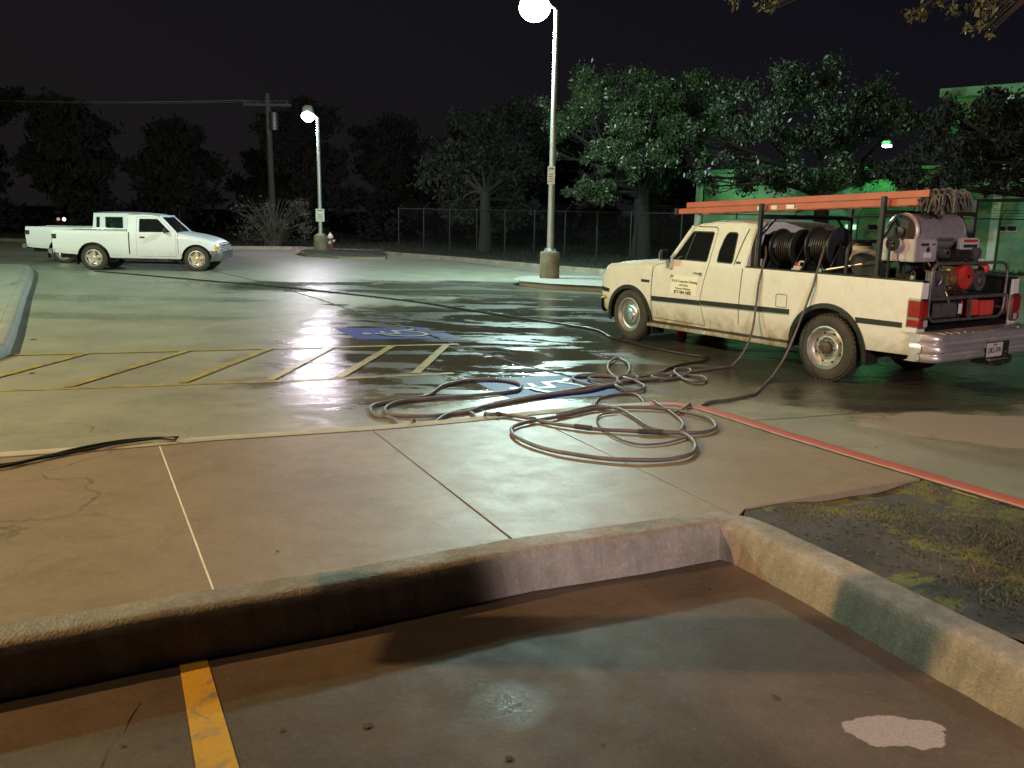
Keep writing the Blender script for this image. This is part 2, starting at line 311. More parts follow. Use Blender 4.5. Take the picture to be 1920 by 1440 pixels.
# ------------------------------------------------------------------ mesh helpers
class MB:
    """collects shapes in one bmesh and links them as one object"""
    def __init__(s): s.bm = bmesh.new()
    def box(s, lo, hi, bev=0.0, rot=None, origin=None):
        b = bmesh.new(); bmesh.ops.create_cube(b, size=1)
        lo, hi = Vector(lo), Vector(hi); c = (lo + hi) / 2; d = hi - lo
        for v in b.verts: v.co = Vector((v.co.x * d.x, v.co.y * d.y, v.co.z * d.z))
        if bev: bmesh.ops.bevel(b, geom=list(b.edges), offset=bev, segments=2, affect='EDGES', clamp_overlap=True)
        for v in b.verts:
            if rot is not None: v.co = rot @ v.co
            v.co += c
        return s._add(b)
    def _add(s, b):
        me = bpy.data.meshes.new("t"); b.to_mesh(me); b.free(); s.bm.from_mesh(me); bpy.data.meshes.remove(me); return s
    def cyl(s, p0, p1, r0, r1=None, n=16, caps=True):
        p0, p1 = Vector(p0), Vector(p1); r1 = r0 if r1 is None else r1
        b = bmesh.new(); L = (p1 - p0).length
        bmesh.ops.create_cone(b, cap_ends=caps, segments=n, radius1=r0, radius2=max(r1, 1e-5), depth=L)
        q = (p1 - p0).to_track_quat('Z', 'Y').to_matrix().to_4x4()
        bmesh.ops.transform(b, matrix=Matrix.Translation((p0 + p1) / 2) @ q, verts=b.verts)
        return s._add(b)
    def ball(s, c, r, sc=(1, 1, 1), seg=16):
        b = bmesh.new(); bmesh.ops.create_uvsphere(b, u_segments=seg, v_segments=max(6, seg // 2), radius=r)
        for v in b.verts: v.co = Vector((v.co.x * sc[0], v.co.y * sc[1], v.co.z * sc[2])) + Vector(c)
        return s._add(b)
    def tube(s, pts, r, n=8, radii=None):
        pts = [Vector(p) for p in pts]; rings = []; up = Vector((0, 0, 1)); prev = None
        for i, p in enumerate(pts):
            t = (pts[min(i + 1, len(pts) - 1)] - pts[max(i - 1, 0)])
            if t.length < 1e-9: t = Vector((0, 0, 1))
            t.normalize()
            if prev is None:
                a = t.cross(up)
                if a.length < 1e-3: a = t.cross(Vector((1, 0, 0)))
            else: a = prev - t * prev.dot(t)
            a.normalize(); prev = a; bb = t.cross(a); rr = radii[i] if radii else r
            rings.append([s.bm.verts.new(p + rr * (cos(2 * pi * k / n) * a + sin(2 * pi * k / n) * bb)) for k in range(n)])
        for i in range(len(rings) - 1):
            for k in range(n):
                s.bm.faces.new((rings[i][k], rings[i][(k + 1) % n], rings[i + 1][(k + 1) % n], rings[i + 1][k]))
        s.bm.faces.new(rings[0][::-1]); s.bm.faces.new(rings[-1]); return s
    def lathe(s, prof, origin, axis='Y', n=40, close=False, cap=False):
        """prof: (distance along axis, radius)"""
        o = Vector(origin); rings = []
        for a, r in prof:
            ring = []
            for k in range(n):
                t = 2 * pi * k / n; u, w = r * cos(t), r * sin(t)
                v = {'Y': Vector((u, a, w)), 'X': Vector((a, u, w)), 'Z': Vector((u, w, a))}[axis]
                ring.append(s.bm.verts.new(o + v))
            rings.append(ring)
        for i in range(len(rings) - 1):
            for k in range(n): s.bm.faces.new((rings[i][k], rings[i][(k + 1) % n], rings[i + 1][(k + 1) % n], rings[i + 1][k]))
        if close:
            for k in range(n): s.bm.faces.new((rings[-1][k], rings[-1][(k + 1) % n], rings[0][(k + 1) % n], rings[0][k]))
        elif cap:
            if prof[0][1] > 1e-4: s.bm.faces.new(rings[0][::-1])
            if prof[-1][1] > 1e-4: s.bm.faces.new(rings[-1])
        return s
    def poly(s, pts):
        s.bm.faces.new([s.bm.verts.new(Vector(p)) for p in pts]); return s
    def grid(s, rows):
        R = [[s.bm.verts.new(Vector(p)) for p in row] for row in rows]
        for i in range(len(R) - 1):
            for j in range(len(R[0]) - 1): s.bm.faces.new((R[i][j], R[i][j + 1], R[i + 1][j + 1], R[i + 1][j]))
        return s
    def panel(s, outer, holes, fn, thick=0.02, dz=0.07, dx=0.12, inward=1.0):
        """flat outline (a, b) with holes, cut into a fine net and bent by fn(a, b) -> point; then thickened"""
        b = bmesh.new(); loops = [[Vector((p[0], 0, p[1])) for p in outer]] + [[Vector((p[0], 0, p[1])) for p in h] for h in holes]
        flat = [v for l in loops for v in l]; vs = [b.verts.new(v) for v in flat]
        loops2 = [[Vector((v.x, v.z, 0)) for v in l] for l in loops]
        for t in tessellate_polygon(loops2):
            try: b.faces.new([vs[i] for i in t])
            except ValueError: pass
        zs = [v.z for v in flat]; xs = [v.x for v in flat]
        z = min(zs) + dz
        while z < max(zs) - 1e-3:
            bmesh.ops.bisect_plane(b, geom=list(b.verts) + list(b.edges) + list(b.faces), plane_co=(0, 0, z), plane_no=(0, 0, 1), dist=1e-5); z += dz
        x = min(xs) + dx
        while x < max(xs) - 1e-3:
            bmesh.ops.bisect_plane(b, geom=list(b.verts) + list(b.edges) + list(b.faces), plane_co=(x, 0, 0), plane_no=(1, 0, 0), dist=1e-5); x += dx
        bmesh.ops.remove_doubles(b, verts=list(b.verts), dist=2e-4)
        for v in b.verts: v.co = Vector(fn(v.co.x, v.co.z))
        bmesh.ops.recalc_face_normals(b, faces=b.faces)
        if thick:
            b.normal_update(); vs0 = list(b.verts); fs0 = list(b.faces); es0 = [e for e in b.edges if len(e.link_faces) == 1]
            dup = {v: b.verts.new(v.co - v.normal * thick) for v in vs0}
            for f in fs0: b.faces.new([dup[v] for v in reversed(f.verts)])
            for e in es0: b.faces.new((e.verts[0], e.verts[1], dup[e.verts[1]], dup[e.verts[0]]))
        return s._add(b)
    def extr(s, outline, vec):
        """closed 3-D outline extruded by vec"""
        b = bmesh.new(); f = b.faces.new([b.verts.new(Vector(p)) for p in outline])
        e = bmesh.ops.extrude_face_region(b, geom=[f]); vv = [g for g in e['geom'] if isinstance(g, bmesh.types.BMVert)]
        bmesh.ops.translate(b, vec=Vector(vec), verts=vv); return s._add(b)
    def build(s, name, mat, parent=None, angle=35, loc=None, recalc=True):
        if recalc: bmesh.ops.recalc_face_normals(s.bm, faces=s.bm.faces)
        me = bpy.data.meshes.new(name); s.bm.to_mesh(me); s.bm.free()
        for p in me.polygons: p.use_smooth = True
        me.set_sharp_from_angle(angle=radians(angle))
        me.materials.append(MATS[mat] if isinstance(mat, str) else mat)
        o = bpy.data.objects.new(name, me); COL.objects.link(o)
        if parent is not None: o.parent = parent
        if loc is not None: o.location = loc
        return o
def tag(o, label=None, cat=None, group=None, kind=None):
    if label: o["label"] = label
    if cat: o["category"] = cat
    if group: o["group"] = group
    if kind: o["kind"] = kind
    return o
def empty(name, loc=(0, 0, 0), rz=0.0):
    o = bpy.data.objects.new(name, None); COL.objects.link(o); o.location = loc; o.rotation_euler = (0, 0, rz); o.empty_display_size = 0.2; return o
def struct(o): o["kind"] = "structure"; return o
def copy_tree(o, parent=None):
    c = o.copy(); COL.objects.link(c); c.parent = parent
    for ch in o.children: copy_tree(ch, c)
    return c
def spline(pts, n=10, closed=False):
    """Catmull-Rom through pts"""
    P = [Vector(p) for p in pts]; out = []
    for i in range(len(P) - 1):
        p0, p1, p2, p3 = P[max(i - 1, 0)], P[i], P[i + 1], P[min(i + 2, len(P) - 1)]
        for k in range(n):
            t = k / n
            out.append(0.5 * ((2 * p1) + (p2 - p0) * t + (2 * p0 - 5 * p1 + 4 * p2 - p3) * t * t + (3 * p1 - p0 - 3 * p2 + p3) * t ** 3))
    out.append(P[-1]); return out
def text_mesh(body, size, extrude=0.0015):
    cu = bpy.data.curves.new("t", 'FONT'); cu.body = body; cu.size = size; cu.extrude = extrude; cu.align_x = 'CENTER'; cu.align_y = 'CENTER'
    ob = bpy.data.objects.new("t", cu); COL.objects.link(ob)
    dg = bpy.context.evaluated_depsgraph_get(); me = bpy.data.meshes.new_from_object(ob.evaluated_get(dg))
    bpy.data.objects.remove(ob); bpy.data.curves.remove(cu); return me
def text_obj(name, body, size, origin, ex, ey, mat, parent, sx=1.0):
    """flat lettering: ex reading direction, ey up"""
    me = text_mesh(body, size); ex, ey = Vector(ex).normalized(), Vector(ey).normalized(); ez = ex.cross(ey)
    for v in me.vertices: v.co = Vector(origin) + ex * v.co.x * sx + ey * v.co.y + ez * v.co.z
    me.materials.clear(); me.materials.append(MATS[mat]); me.name = name
    o = bpy.data.objects.new(name, me); COL.objects.link(o); o.parent = parent; return o

# ================================================================== GROUND
def P2(px, py, off=0.0):
    p = G(px, py, off); return (p.x, p.y)
def extend(a, b, d):          # point d metres beyond b on the line a -> b
    v = Vector(b) - Vector(a); v.normalize(); q = Vector(b) + v * d; return (q.x, q.y)
K = 0.15
rear_line = [P2(x, y, K) for x, y in ((0, 846), (200, 833), (400, 816), (560, 806), (700, 797), (860, 783), (1007, 768), (1140, 757), (1215, 753), (1275, 754), (1335, 764), (1400, 783), (1500, 815), (1654, 860), (1790, 899), (1920, 936))]
rear_left = extend(rear_line[1], rear_line[0], 38); red_end = extend(rear_line[-2], rear_line[-1], 9)
rear_path = [rear_left] + rear_line + [red_end]
lip_left = [P2(x, y, K) for x, y in ((0, 1206), (312, 1150), (651, 1094), (990, 1030), (1200, 1002), (1378, 975))]
lip_right = [P2(x, y, K) for x, y in ((1526, 1052), (1660, 1120), (1783, 1182), (1920, 1250))]
front_left = extend(lip_left[1], lip_left[0], 38); front_right = extend(lip_right[-2], lip_right[-1], 9)
# rounding of the corner
front_path = [front_left] + lip_left[:-1] + [P2(1350, 978, K), P2(1380, 983, K), P2(1410, 996, K)] + lip_right + [front_right]

def offset_path(path, d):
    """path shifted to its left by d"""
    out = []
    for i, p in enumerate(path):
        a = Vector(path[max(i - 1, 0)]); b = Vector(path[min(i + 1, len(path) - 1)]); t = (b - a).normalized()
        n = Vector((-t.y, t.x)); out.append((p[0] + n.x * d, p[1] + n.y * d))
    return out
def densify(path, step=0.25, upto=14):
    out = [path[0]]
    for a, b in zip(path, path[1:]):
        L = (Vector(b) - Vector(a)).length; k = max(1, min(160, int(L / step)))
        for i in range(1, k + 1): out.append((a[0] + (b[0] - a[0]) * i / k, a[1] + (b[1] - a[1]) * i / k))
    return out
def kerb(name, path, side, prof, mat, base=H, parent=None, wob=0.0, seed=1):
    """prof: (distance outward from the path, height over base); side +1: outward is to the path's left"""
    r = random.Random(seed); mb = MB(); rows = []
    pa = densify(path, 0.25 if wob == 0 else 0.07); cols = [offset_path(pa, side * o) for o, z in prof]
    for i in range(len(pa)):
        rows.append([(cols[j][i][0] + r.uniform(-wob, wob), cols[j][i][1] + r.uniform(-wob, wob), base(*pa[i]) + prof[j][1] + r.uniform(-wob, wob) * .5) for j in range(len(prof))])
    mb.grid(rows); o = mb.build(name, mat, parent, angle=50); return o
def sheet(name, outline, zf, mat, dz=0.5, dx=4, holes=()):
    mb = MB(); mb.panel(outline, list(holes), lambda x, y: (x, y, zf(x, y)), thick=0, dz=dz, dx=dx)
    for f in mb.bm.faces:
        if f.normal.z < 0: f.normal_flip()
    mb.bm.normal_update()
    return struct(mb.build(name, mat, recalc=False, angle=80))

# big field around everything
mb = MB(); mb.grid([[(-500 + 250 * i, -200 + 200 * j, -0.08) for i in range(5)] for j in range(5)])
struct(mb.build('ground', 'field'))
# rear car park
far_edge = [(-60, 44), (-30, 44.5)] + [P2(*q) for q in ((420, 467), (560, 468), (720, 478), (850, 488), (1000, 502), (1130, 513))] + [(14, 28.6), (26, 24.5), (40, 18)]
inner_rear = offset_path(rear_path, -0.07)
lot_outline = far_edge + [(40, -12), (red_end[0] + 2, -12)] + inner_rear[::-1] + [(-60, inner_rear[0][1] - 12)]
sheet('parking_lot', lot_outline, lambda x, y: H(x, y), 'lot_concrete', dz=0.5, dx=6)
# bay in the foreground, a step lower
bay_fp = offset_path(front_path, 0.05)
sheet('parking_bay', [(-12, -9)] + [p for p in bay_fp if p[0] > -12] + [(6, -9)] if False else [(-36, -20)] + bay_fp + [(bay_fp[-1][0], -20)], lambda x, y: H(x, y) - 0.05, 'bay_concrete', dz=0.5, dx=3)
# kerbs of the walkway
front_prof = [(0.045, -0.08), (0.035, 0.02), (0.018, 0.10), (0.006, 0.132), (-0.014, 0.148), (-0.045, 0.153), (-0.15, 0.153), (-0.152, 0.10)]
kf = kerb('front_kerb', front_path, -1, front_prof, 'kerb_concrete', wob=0.0032); struct(kf)
rear_prof = [(0.03, -0.03), (0.012, 0.09), (0.0, 0.135), (-0.016, 0.148), (-0.175, 0.150), (-0.187, 0.143), (-0.188, 0.08)]
struct(kerb('rear_kerb', rear_path, 1, rear_prof, 'rear_kerb_concrete', wob=0.0012, seed=3))
red_i = 1 + 8
red_prof = [(0.036, -0.02), (0.018, 0.09), (0.005, 0.139), (-0.014, 0.1525), (-0.140, 0.1550), (-0.142, 0.148)]
struct(kerb('red_kerb_paint', rear_path[red_i:], 1, red_prof, 'red_paint', wob=0.0012, seed=3))
# slabs
in_rear = offset_path(rear_path, -0.194); in_front = offset_path(front_path, 0.155)
cor_in = in_front[1 + 5]                       # inner corner
WR = P2(1711, 900, K); WC = P2(1398, 953, K)   # right edge of the walkway
def nearest_param(path, p):
    best = (1e9, 0, None)
    for i, (a, b) in enumerate(zip(path, path[1:])):
        a_, b_ = Vector(a), Vector(b); t = max(0, min(1, (Vector(p) - a_).dot(b_ - a_) / (b_ - a_).length_squared)); q = a_ + (b_ - a_) * t
        d = (q - Vector(p)).length
        if d < best[0]: best = (d, i + t, (q.x, q.y))
    return best[1], best[2]
def sub_path(path, t0, t1):
    rev = t0 > t1
    if rev: t0, t1 = t1, t0
    def at(t):
        i = min(int(t), len(path) - 2); f = t - i; return (path[i][0] * (1 - f) + path[i + 1][0] * f, path[i][1] * (1 - f) + path[i + 1][1] * f)
    out = [at(t0)] + [path[i] for i in range(int(t0) + 1, int(math.ceil(t1)))] + [at(t1)]
    return out[::-1] if rev else out
joints = [((299, 836), (400, 1106)), ((696, 805), (966, 1016)), ((1012, 787), (1388, 952))]
jr = [nearest_param(in_rear, P2(*a, K))[0] for a, b in joints]
jf = [nearest_param(in_front, P2(*b, K))[0] for a, b in joints]
left_r = 0.55; left_f = 0.55
tR = nearest_param(in_rear, WR)[0]
jr_all = [left_r] + jr + [tR]; jf_all = [left_f] + jf
walk_z = lambda x, y: H(x, y) + K
slab_mb = MB()
def shrink(outl, d):
    c = Vector((sum(p[0] for p in outl) / len(outl), sum(p[1] for p in outl) / len(outl)))
    n = len(outl); res = []
    for i, p in enumerate(outl):
        a = Vector(outl[i - 1]); b = Vector(outl[(i + 1) % n]); q = Vector(p)
        n1 = (q - a).normalized(); n2 = (b - q).normalized(); m = Vector((-(n1 + n2).y, (n1 + n2).x))
        if m.length < 1e-6: m = Vector((-n1.y, n1.x))
        m.normalize(); res.append((p[0] + m.x * d, p[1] + m.y * d))
    return res
def ccw(o):
    A = sum(a[0] * b[1] - b[0] * a[1] for a, b in zip(o, o[1:] + o[:1])); return o if A > 0 else o[::-1]
for i in range(4):
    top = sub_path(in_rear, jr_all[i], jr_all[i + 1])
    if i < 3: bot = sub_path(in_front, jf_all[i + 1], jf_all[i])
    else: bot = [WR, WC, sub_path(in_front, jf[2], jf[2] + .01)[0]]
    o = [p for k, p in enumerate(top + bot) if k == 0 or (Vector(p) - Vector((top + bot)[k - 1])).length > 0.01]
    o = shrink(ccw(o), 0.006)
    slab_mb.panel(o, [], lambda x, y: (x, y, walk_z(x, y)), thick=0, dz=0.25, dx=1.0)
    # slab rims
    for a, b in zip(o, o[1:] + o[:1]):
        slab_mb.poly([(*a, walk_z(*a)), (*b, walk_z(*b)), (*b, walk_z(*b) - .06), (*a, walk_z(*a) - .06)])
for f in slab_mb.bm.faces:
    if f.normal.z < -0.5: f.normal_flip()
struct(slab_mb.build('walkway', 'walk_concrete', recalc=False, angle=30))
# joint fillers
def ribbon(name, pts, w, zf, mat, jag=0.0, seed=0, taper=False):
    r = random.Random(seed); mb = MB(); pa = densify(pts, 0.06 if jag else 0.2); L = offset_path(pa, w / 2); R = offset_path(pa, -w / 2)
    rows = []
    for (a, b) in zip(L, R):
        j1, j2 = r.uniform(-jag, jag), r.uniform(-jag, jag); rows.append([(a[0] + j1, a[1] + j1 * .5, zf(*a)), (b[0] + j2, b[1] + j2 * .5, zf(*b))])
    mb.grid(rows)
    for f in mb.bm.faces:
        f.normal_update()
        if f.normal.z < 0: f.normal_flip()
    return struct(mb.build(name, mat, recalc=False, angle=80))
for k, (a, b) in enumerate(joints):
    A = sub_path(in_rear, jr[k], jr[k] + .01)[0]; B = sub_path(in_front, jf[k], jf[k] + .01)[0]
    ribbon('slab_joint', [A, B], 0.013, lambda x, y: walk_z(x, y) - (0.0005 if k == 0 else 0.006), 'joint_pale' if k == 0 else 'joint_dark', seed=k)
ribbon('kerb_joint', [p for p in offset_path(rear_path, -0.192)], 0.034, lambda x, y: walk_z(x, y) + 0.001, 'joint_dark', jag=0.004, seed=5)
ribbon('kerb_joint', [p for p in sub_path(offset_path(front_path, 0.154), 0.3, jf[2])], 0.007, lambda x, y: walk_z(x, y) - 0.003, 'joint_dark', jag=0.001, seed=6)
# planting bed
bed_out = ccw([WC, WR] + sub_path(in_rear, tR, len(in_rear) - 1.001) + [(in_rear[-1][0] - .3, in_front[-1][1])] + sub_path(in_front, len(in_front) - 1.001, nearest_param(in_front, WC)[0]))
def bed_z(x, y):
    return H(x, y) + 0.134 + 0.024 * sin(2.1 * x + 1.3 * y) * cos(2.7 * y - .6 * x) + 0.012 * sin(9 * x) * sin(8 * y + 1)
sheet('planting_bed', bed_out, bed_z, 'dirt', dz=0.07, dx=0.07)
sheet('soil_base', bed_out, lambda x, y: H(x, y) + 0.06, 'dirt', dz=1, dx=3)
def in_poly(x, y, poly):
    c = False; n = len(poly); j = n - 1
    for i in range(n):
        xi, yi = poly[i]; xj, yj = poly[j]
        if (yi > y) != (yj > y) and x < (xj - xi) * (y - yi) / (yj - yi) + xi: c = not c
        j = i
    return c
# grass and litter on the bed
def blades(name, n, region, zf, mat, hmin, hmax, seed, dens=None, w=0.0035, lean=0.7, kind='stuff'):
    r = random.Random(seed); vs = []; fs = []; k = 0; tries = 0
    while k < n and tries < n * 40:
        tries += 1; x = r.uniform(region[0], region[1]); y = r.uniform(region[2], region[3])
        if dens and r.random() > dens(x, y): continue
        z = zf(x, y); h = r.uniform(hmin, hmax); a = r.uniform(0, 2 * pi); l = r.uniform(0, lean) * h; b = r.uniform(0, 2 * pi)
        dx, dy = cos(a) * w, sin(a) * w; tx, ty = cos(b) * l, sin(b) * l; i0 = len(vs)
        vs += [(x - dx, y - dy, z - .005), (x + dx, y + dy, z - .005), (x + dx * .7 + tx * .45, y + dy * .7 + ty * .45, z + h * .6), (x - dx * .7 + tx * .45, y - dy * .7 + ty * .45, z + h * .6), (x + tx, y + ty, z + h)]
        fs += [(i0, i0 + 1, i0 + 2, i0 + 3), (i0 + 3, i0 + 2, i0 + 4)]; k += 1
    me = bpy.data.meshes.new(name); me.from_pydata(vs, [], fs); me.materials.append(MATS[mat])
    o = bpy.data.objects.new(name, me); COL.objects.link(o); o["kind"] = kind; return o
def clumpf(cs):
    def f(x, y):
        if not in_poly(x, y, bed_out): return 0
        return max(math.exp(-(((x - cx) ** 2 + (y - cy) ** 2) / (rr * rr))) * a for cx, cy, rr, a in cs)
    return f
def bedc(l):
    out = []
    for px, py, rr, a in l:
        p = G(px, py, .13); out.append((p.x, p.y, rr, a))
    return out
breg = (1.3, 4.3, 1.6, 6.2)
g1 = clumpf(bedc([(1500, 958, .11, .9), (1560, 955, .15, 1), (1640, 962, .17, 1), (1700, 968, .14, .8), (1740, 920, .16, .6), (1820, 950, .10, .4), (1780, 975, .12, .5)]))
blades('grass', 5200, breg, bed_z, 'grass_blade', 0.003, 0.010, 11, g1, w=0.0022, lean=2.2)
g2 = clumpf(bedc([(1870, 1000, .18, 1), (1915, 1030, .2, 1), (1880, 1065, .16, .9), (1840, 1015, .14, .6), (1730, 990, .12, .4), (1910, 1120, .2, .8), (1900, 960, .25, .5), (1860, 1100, .1, .5), (1990, 1080, .4, 1)]))
blades('weeds', 2600, breg, bed_z, 'grass_dark', 0.008, 0.036, 12, g2, w=0.0028, lean=1.4)
blades('dry_grass', 500, breg, bed_z, 'dead_leaf', 0.01, 0.05, 13, clumpf(bedc([(1860, 1040, .2, .5), (1760, 1010, .15, .3), (1900, 1100, .2, .6)])), w=0.0032, lean=2.5)
def clods(name, n, mat, seed, dens, smin, smax):
    r = random.Random(seed); mb = MB(); k = 0; t = 0
    while k < n and t < n * 60:
        t += 1; x = r.uniform(breg[0], breg[1]); y = r.uniform(breg[2], breg[3])
        if r.random() > dens(x, y): continue
        s = r.uniform(smin, smax); z = bed_z(x, y); R = Matrix.Rotation(r.uniform(0, 6.28), 3, Vector((r.random() - .5, r.random() - .5, 1)).normalized())
        b = bmesh.new(); bmesh.ops.create_icosphere(b, subdivisions=1, radius=s)
        for v in b.verts: v.co = R @ Vector((v.co.x * 1.3, v.co.y, v.co.z * .55)) * r.uniform(.75, 1.25) + Vector((x, y, z))
        mb._add(b); k += 1
    o = mb.build(name, mat, angle=60); o["kind"] = "stuff"; return o
clods('soil_clods', 700, 'dirt', 21, clumpf(bedc([(1600, 985, .5, .5), (1750, 1000, .4, .8), (1850, 1060, .5, 1), (1900, 1150, .3, 1), (1540, 1000, .1, .4)])), 0.003, 0.013)
def leaf_litter(n, seed):
    r = random.Random(seed); vs = []; fs = []; k = 0
    d = clumpf(bedc([(1870, 1060, .45, 1), (1760, 1080, .15, .5), (1700, 930, .5, .12)]))
    while k < n:
        x = r.uniform(breg[0], breg[1]); y = r.uniform(breg[2], breg[3])
        if r.random() > d(x, y): continue
        k += 1; z = bed_z(x, y) + .006; s = r.uniform(.008, .022); a = r.uniform(0, 6.28); t = r.uniform(-.5, .5); i0 = len(vs); ca, sa = cos(a), sin(a)
        for u, v in ((-1, 0), (0, -.45), (1, 0), (0, .45)): vs.append((x + s * (u * ca - v * sa), y + s * (u * sa + v * ca), z + s * (u * t + abs(v) * .5)))
        fs.append((i0, i0 + 1, i0 + 2, i0 + 3))
    me = bpy.data.meshes.new('leaf_litter'); me.from_pydata(vs, [], fs); me.materials.append(MATS['dead_leaf'])
    o = bpy.data.objects.new('leaf_litter', me); COL.objects.link(o); o["kind"] = "stuff"
leaf_litter(260, 5)

# unseen board on a post arm, added left of the picture to shade the near bay
bd_ = empty('shadow_board', (-5.0, -3.0, .40)); tag(bd_, 'unseen narrow board on a long post arm, added to cast a shadow stripe', 'sign')
mb = MB(); mb.cyl((0, 0, -.5), (0, 0, 4.9), .06, .05, n=16); mb.build('post', 'galvanised', bd_)
mb = MB(); mb.box((-.03, -.05, 4.80), (.03, 6.40, 4.88), .006); mb.build('arm', 'galvanised', bd_)
mb = MB(); mb.box((-.025, 6.08, 2.68), (.005, 6.36, 4.79), .006); mb.build('board', 'grey_wall', bd_)

# ---------------------------------------------------------------- painted markings
def zlot(x, y): return H(x, y) + 0.004
def quad_sheet(name, pts, zf, mat, d=0.25):
    return sheet(name, ccw([tuple(p) for p in pts]), zf, mat, dz=d, dx=d)
bl = [P2(333, 1228, -.05), P2(383, 1220, -.05), P2(448, 1440, -.05), P2(367, 1440, -.05)]
bl = [bl[0], bl[1], extend(bl[1], bl[2], 2.5), extend(bl[0], bl[3], 2.5)]
quad_sheet('bay_line', bl, lambda x, y: H(x, y) - 0.046, 'yellow_paint')
ribbon('aisle_line', [extend(P2(200, 726), P2(0, 733), 9), P2(0, 733), P2(200, 726), P2(400, 719), P2(560, 714), P2(700, 707), P2(850, 700)], 0.10, zlot, 'yellow_paint_worn', jag=.004)
ribbon('aisle_line', [extend(P2(200, 662), P2(0, 667), 9), P2(0, 667), P2(200, 662), P2(480, 655), P2(700, 650), P2(860, 646)], 0.10, lambda x, y: zlot(x, y) + .004, 'yellow_paint_worn', jag=.004)
for a, b in (((-90, 730), (160, 664)), ((125, 727), (350, 659)), ((340, 719), (505, 655)), ((505, 714), (622, 652)), ((635, 709), (735, 650)), ((778, 702), (838, 647))):
    ribbon('aisle_hatch', [P2(*a), P2(*b)], 0.11, lambda x, y: zlot(x, y) + .008, 'yellow_paint_worn', jag=.004)
def accessible(name, corners):
    c = [Vector(P2(*q)) for q in corners]
    def bil(u, v): q = (c[0] * (1 - u) + c[1] * u) * (1 - v) + (c[3] * (1 - u) + c[2] * u) * v; return (q.x, q.y)
    quad_sheet(name, [tuple(x) for x in c], zlot, 'blue_paint')
    mb = MB()
    def stroke(pts, w):
        P = [Vector(bil(*p)) for p in pts]; z = 0.010
        for a, b in zip(P, P[1:]):
            t = (b - a).normalized(); n = Vector((-t.y, t.x)) * w / 2; a2 = a - t * w * .3; b2 = b + t * w * .3
            mb.poly([(*(a2 + n), H(*a2) + z), (*(b2 + n), H(*b2) + z), (*(b2 - n), H(*b2) + z), (*(a2 - n), H(*a2) + z)]); z += .0008
    w = .075
    mb.poly([(*bil(.20 + .05 * cos(t), .55 + .07 * sin(t)), H(*bil(.2, .5)) + .011) for t in [k * pi / 5 for k in range(10)]])
    stroke([(.29, .55), (.52, .56), (.545, .33), (.74, .30), (.80, .20)], w); stroke([(.38, .55), (.40, .36)], w * .8)
    stroke([(.55 + .0 + .23 * cos(t), .58 + .26 * sin(t)) for t in [radians(-60 + 24 * k) for k in range(11)]], w * .8)
    for f in mb.bm.faces:
        f.normal_update()
        if f.normal.z < 0: f.normal_flip()
    struct(mb.build('wheelchair_symbol', 'white_paint', recalc=False))
accessible('blue_square', [(628, 616), (790, 614), (872, 634), (672, 637)])
accessible('blue_square', [(878, 711), (1085, 703), (1182, 740), (965, 752)])

# drain joint with weeds and washed-up dirt, running across the lot
jpts = [P2(x, y) for x, y in ((250, 470), (400, 508), (500, 531), (600, 562), (660, 582), (745, 608), (860, 648), (985, 686), (1092, 712))]
ribbon('pavement_joint', jpts, 0.05, zlot, 'joint_dark', jag=.012, seed=8)
ribbon('pavement_joint', [P2(x, y) for x, y in ((780, 480), (1000, 510), (1130, 528), (1500, 580))], 0.04, zlot, 'joint_dark', jag=.006, seed=9)
ribbon('pavement_joint', [P2(x, y) for x, y in ((1290, 797), (1500, 783), (1700, 768), (1920, 757), (2300, 740))], 0.014, zlot, 'joint_dark', jag=.004, seed=10)
ribbon('pavement_crack', [P2(x, y, -.05) for x, y in ((262, 1318), (246, 1342), (232, 1372), (205, 1402), (188, 1438))], 0.004, lambda x, y: H(x, y) - .047, 'joint_dark', jag=.003, seed=12)
def dirt_patch(name, cx, cy, rx, ry, seed, mat='joint_dark', z=0.006):
    r = random.Random(seed); n = 26; pts = []
    for k in range(n):
        t = 2 * pi * k / n; q = 1 + r.uniform(-.35, .35); pts.append((cx + rx * q * cos(t), cy + ry * q * sin(t)))
    mb = MB(); mb.poly([(x, y, H(x, y) + z) for x, y in pts]); mb.bm.faces.ensure_lookup_table()
    return struct(mb.build(name, mat, recalc=False))
for k, (px, py, rx, ry) in enumerate(((700, 596, .35, .13), (738, 603, .4, .13), (800, 622, .45, .12), (846, 640, .4, .12), (880, 652, .4, .09), (905, 660, .3, .08), (985, 694, .22, .10), (1040, 690, .12, .05), (630, 572, .3, .12))):
    p = G(px, py); dirt_patch('dirt_patch', p.x, p.y, rx, ry, 40 + k)
# little stains and leaves on the near bay
for k, (px, py, rx) in enumerate(((1455, 1308, .012), (1330, 1105, .008), (955, 1424, .014), (690, 1362, .016), (530, 1370, .010), (520, 1035, .008), (230, 1400, .008), (62, 637, .05), (60, 700, .04), (975, 1322, .007), (1130, 1398, .006))):
    off = -.05 if py > 1250 else (.15 if 900 < py < 1200 and px < 1300 else (-.05 if py > 1080 else 0)); p = G(px, py, off)
    mb = MB(); r = random.Random(k); mb.poly([(p.x + rx * (1 + r.uniform(-.3, .3)) * cos(t), p.y + rx * (1 + r.uniform(-.3, .3)) * sin(t), p.z + .0045) for t in [q * pi / 6 for q in range(12)]])
    struct(mb.build('stain', 'joint_dark', recalc=False))

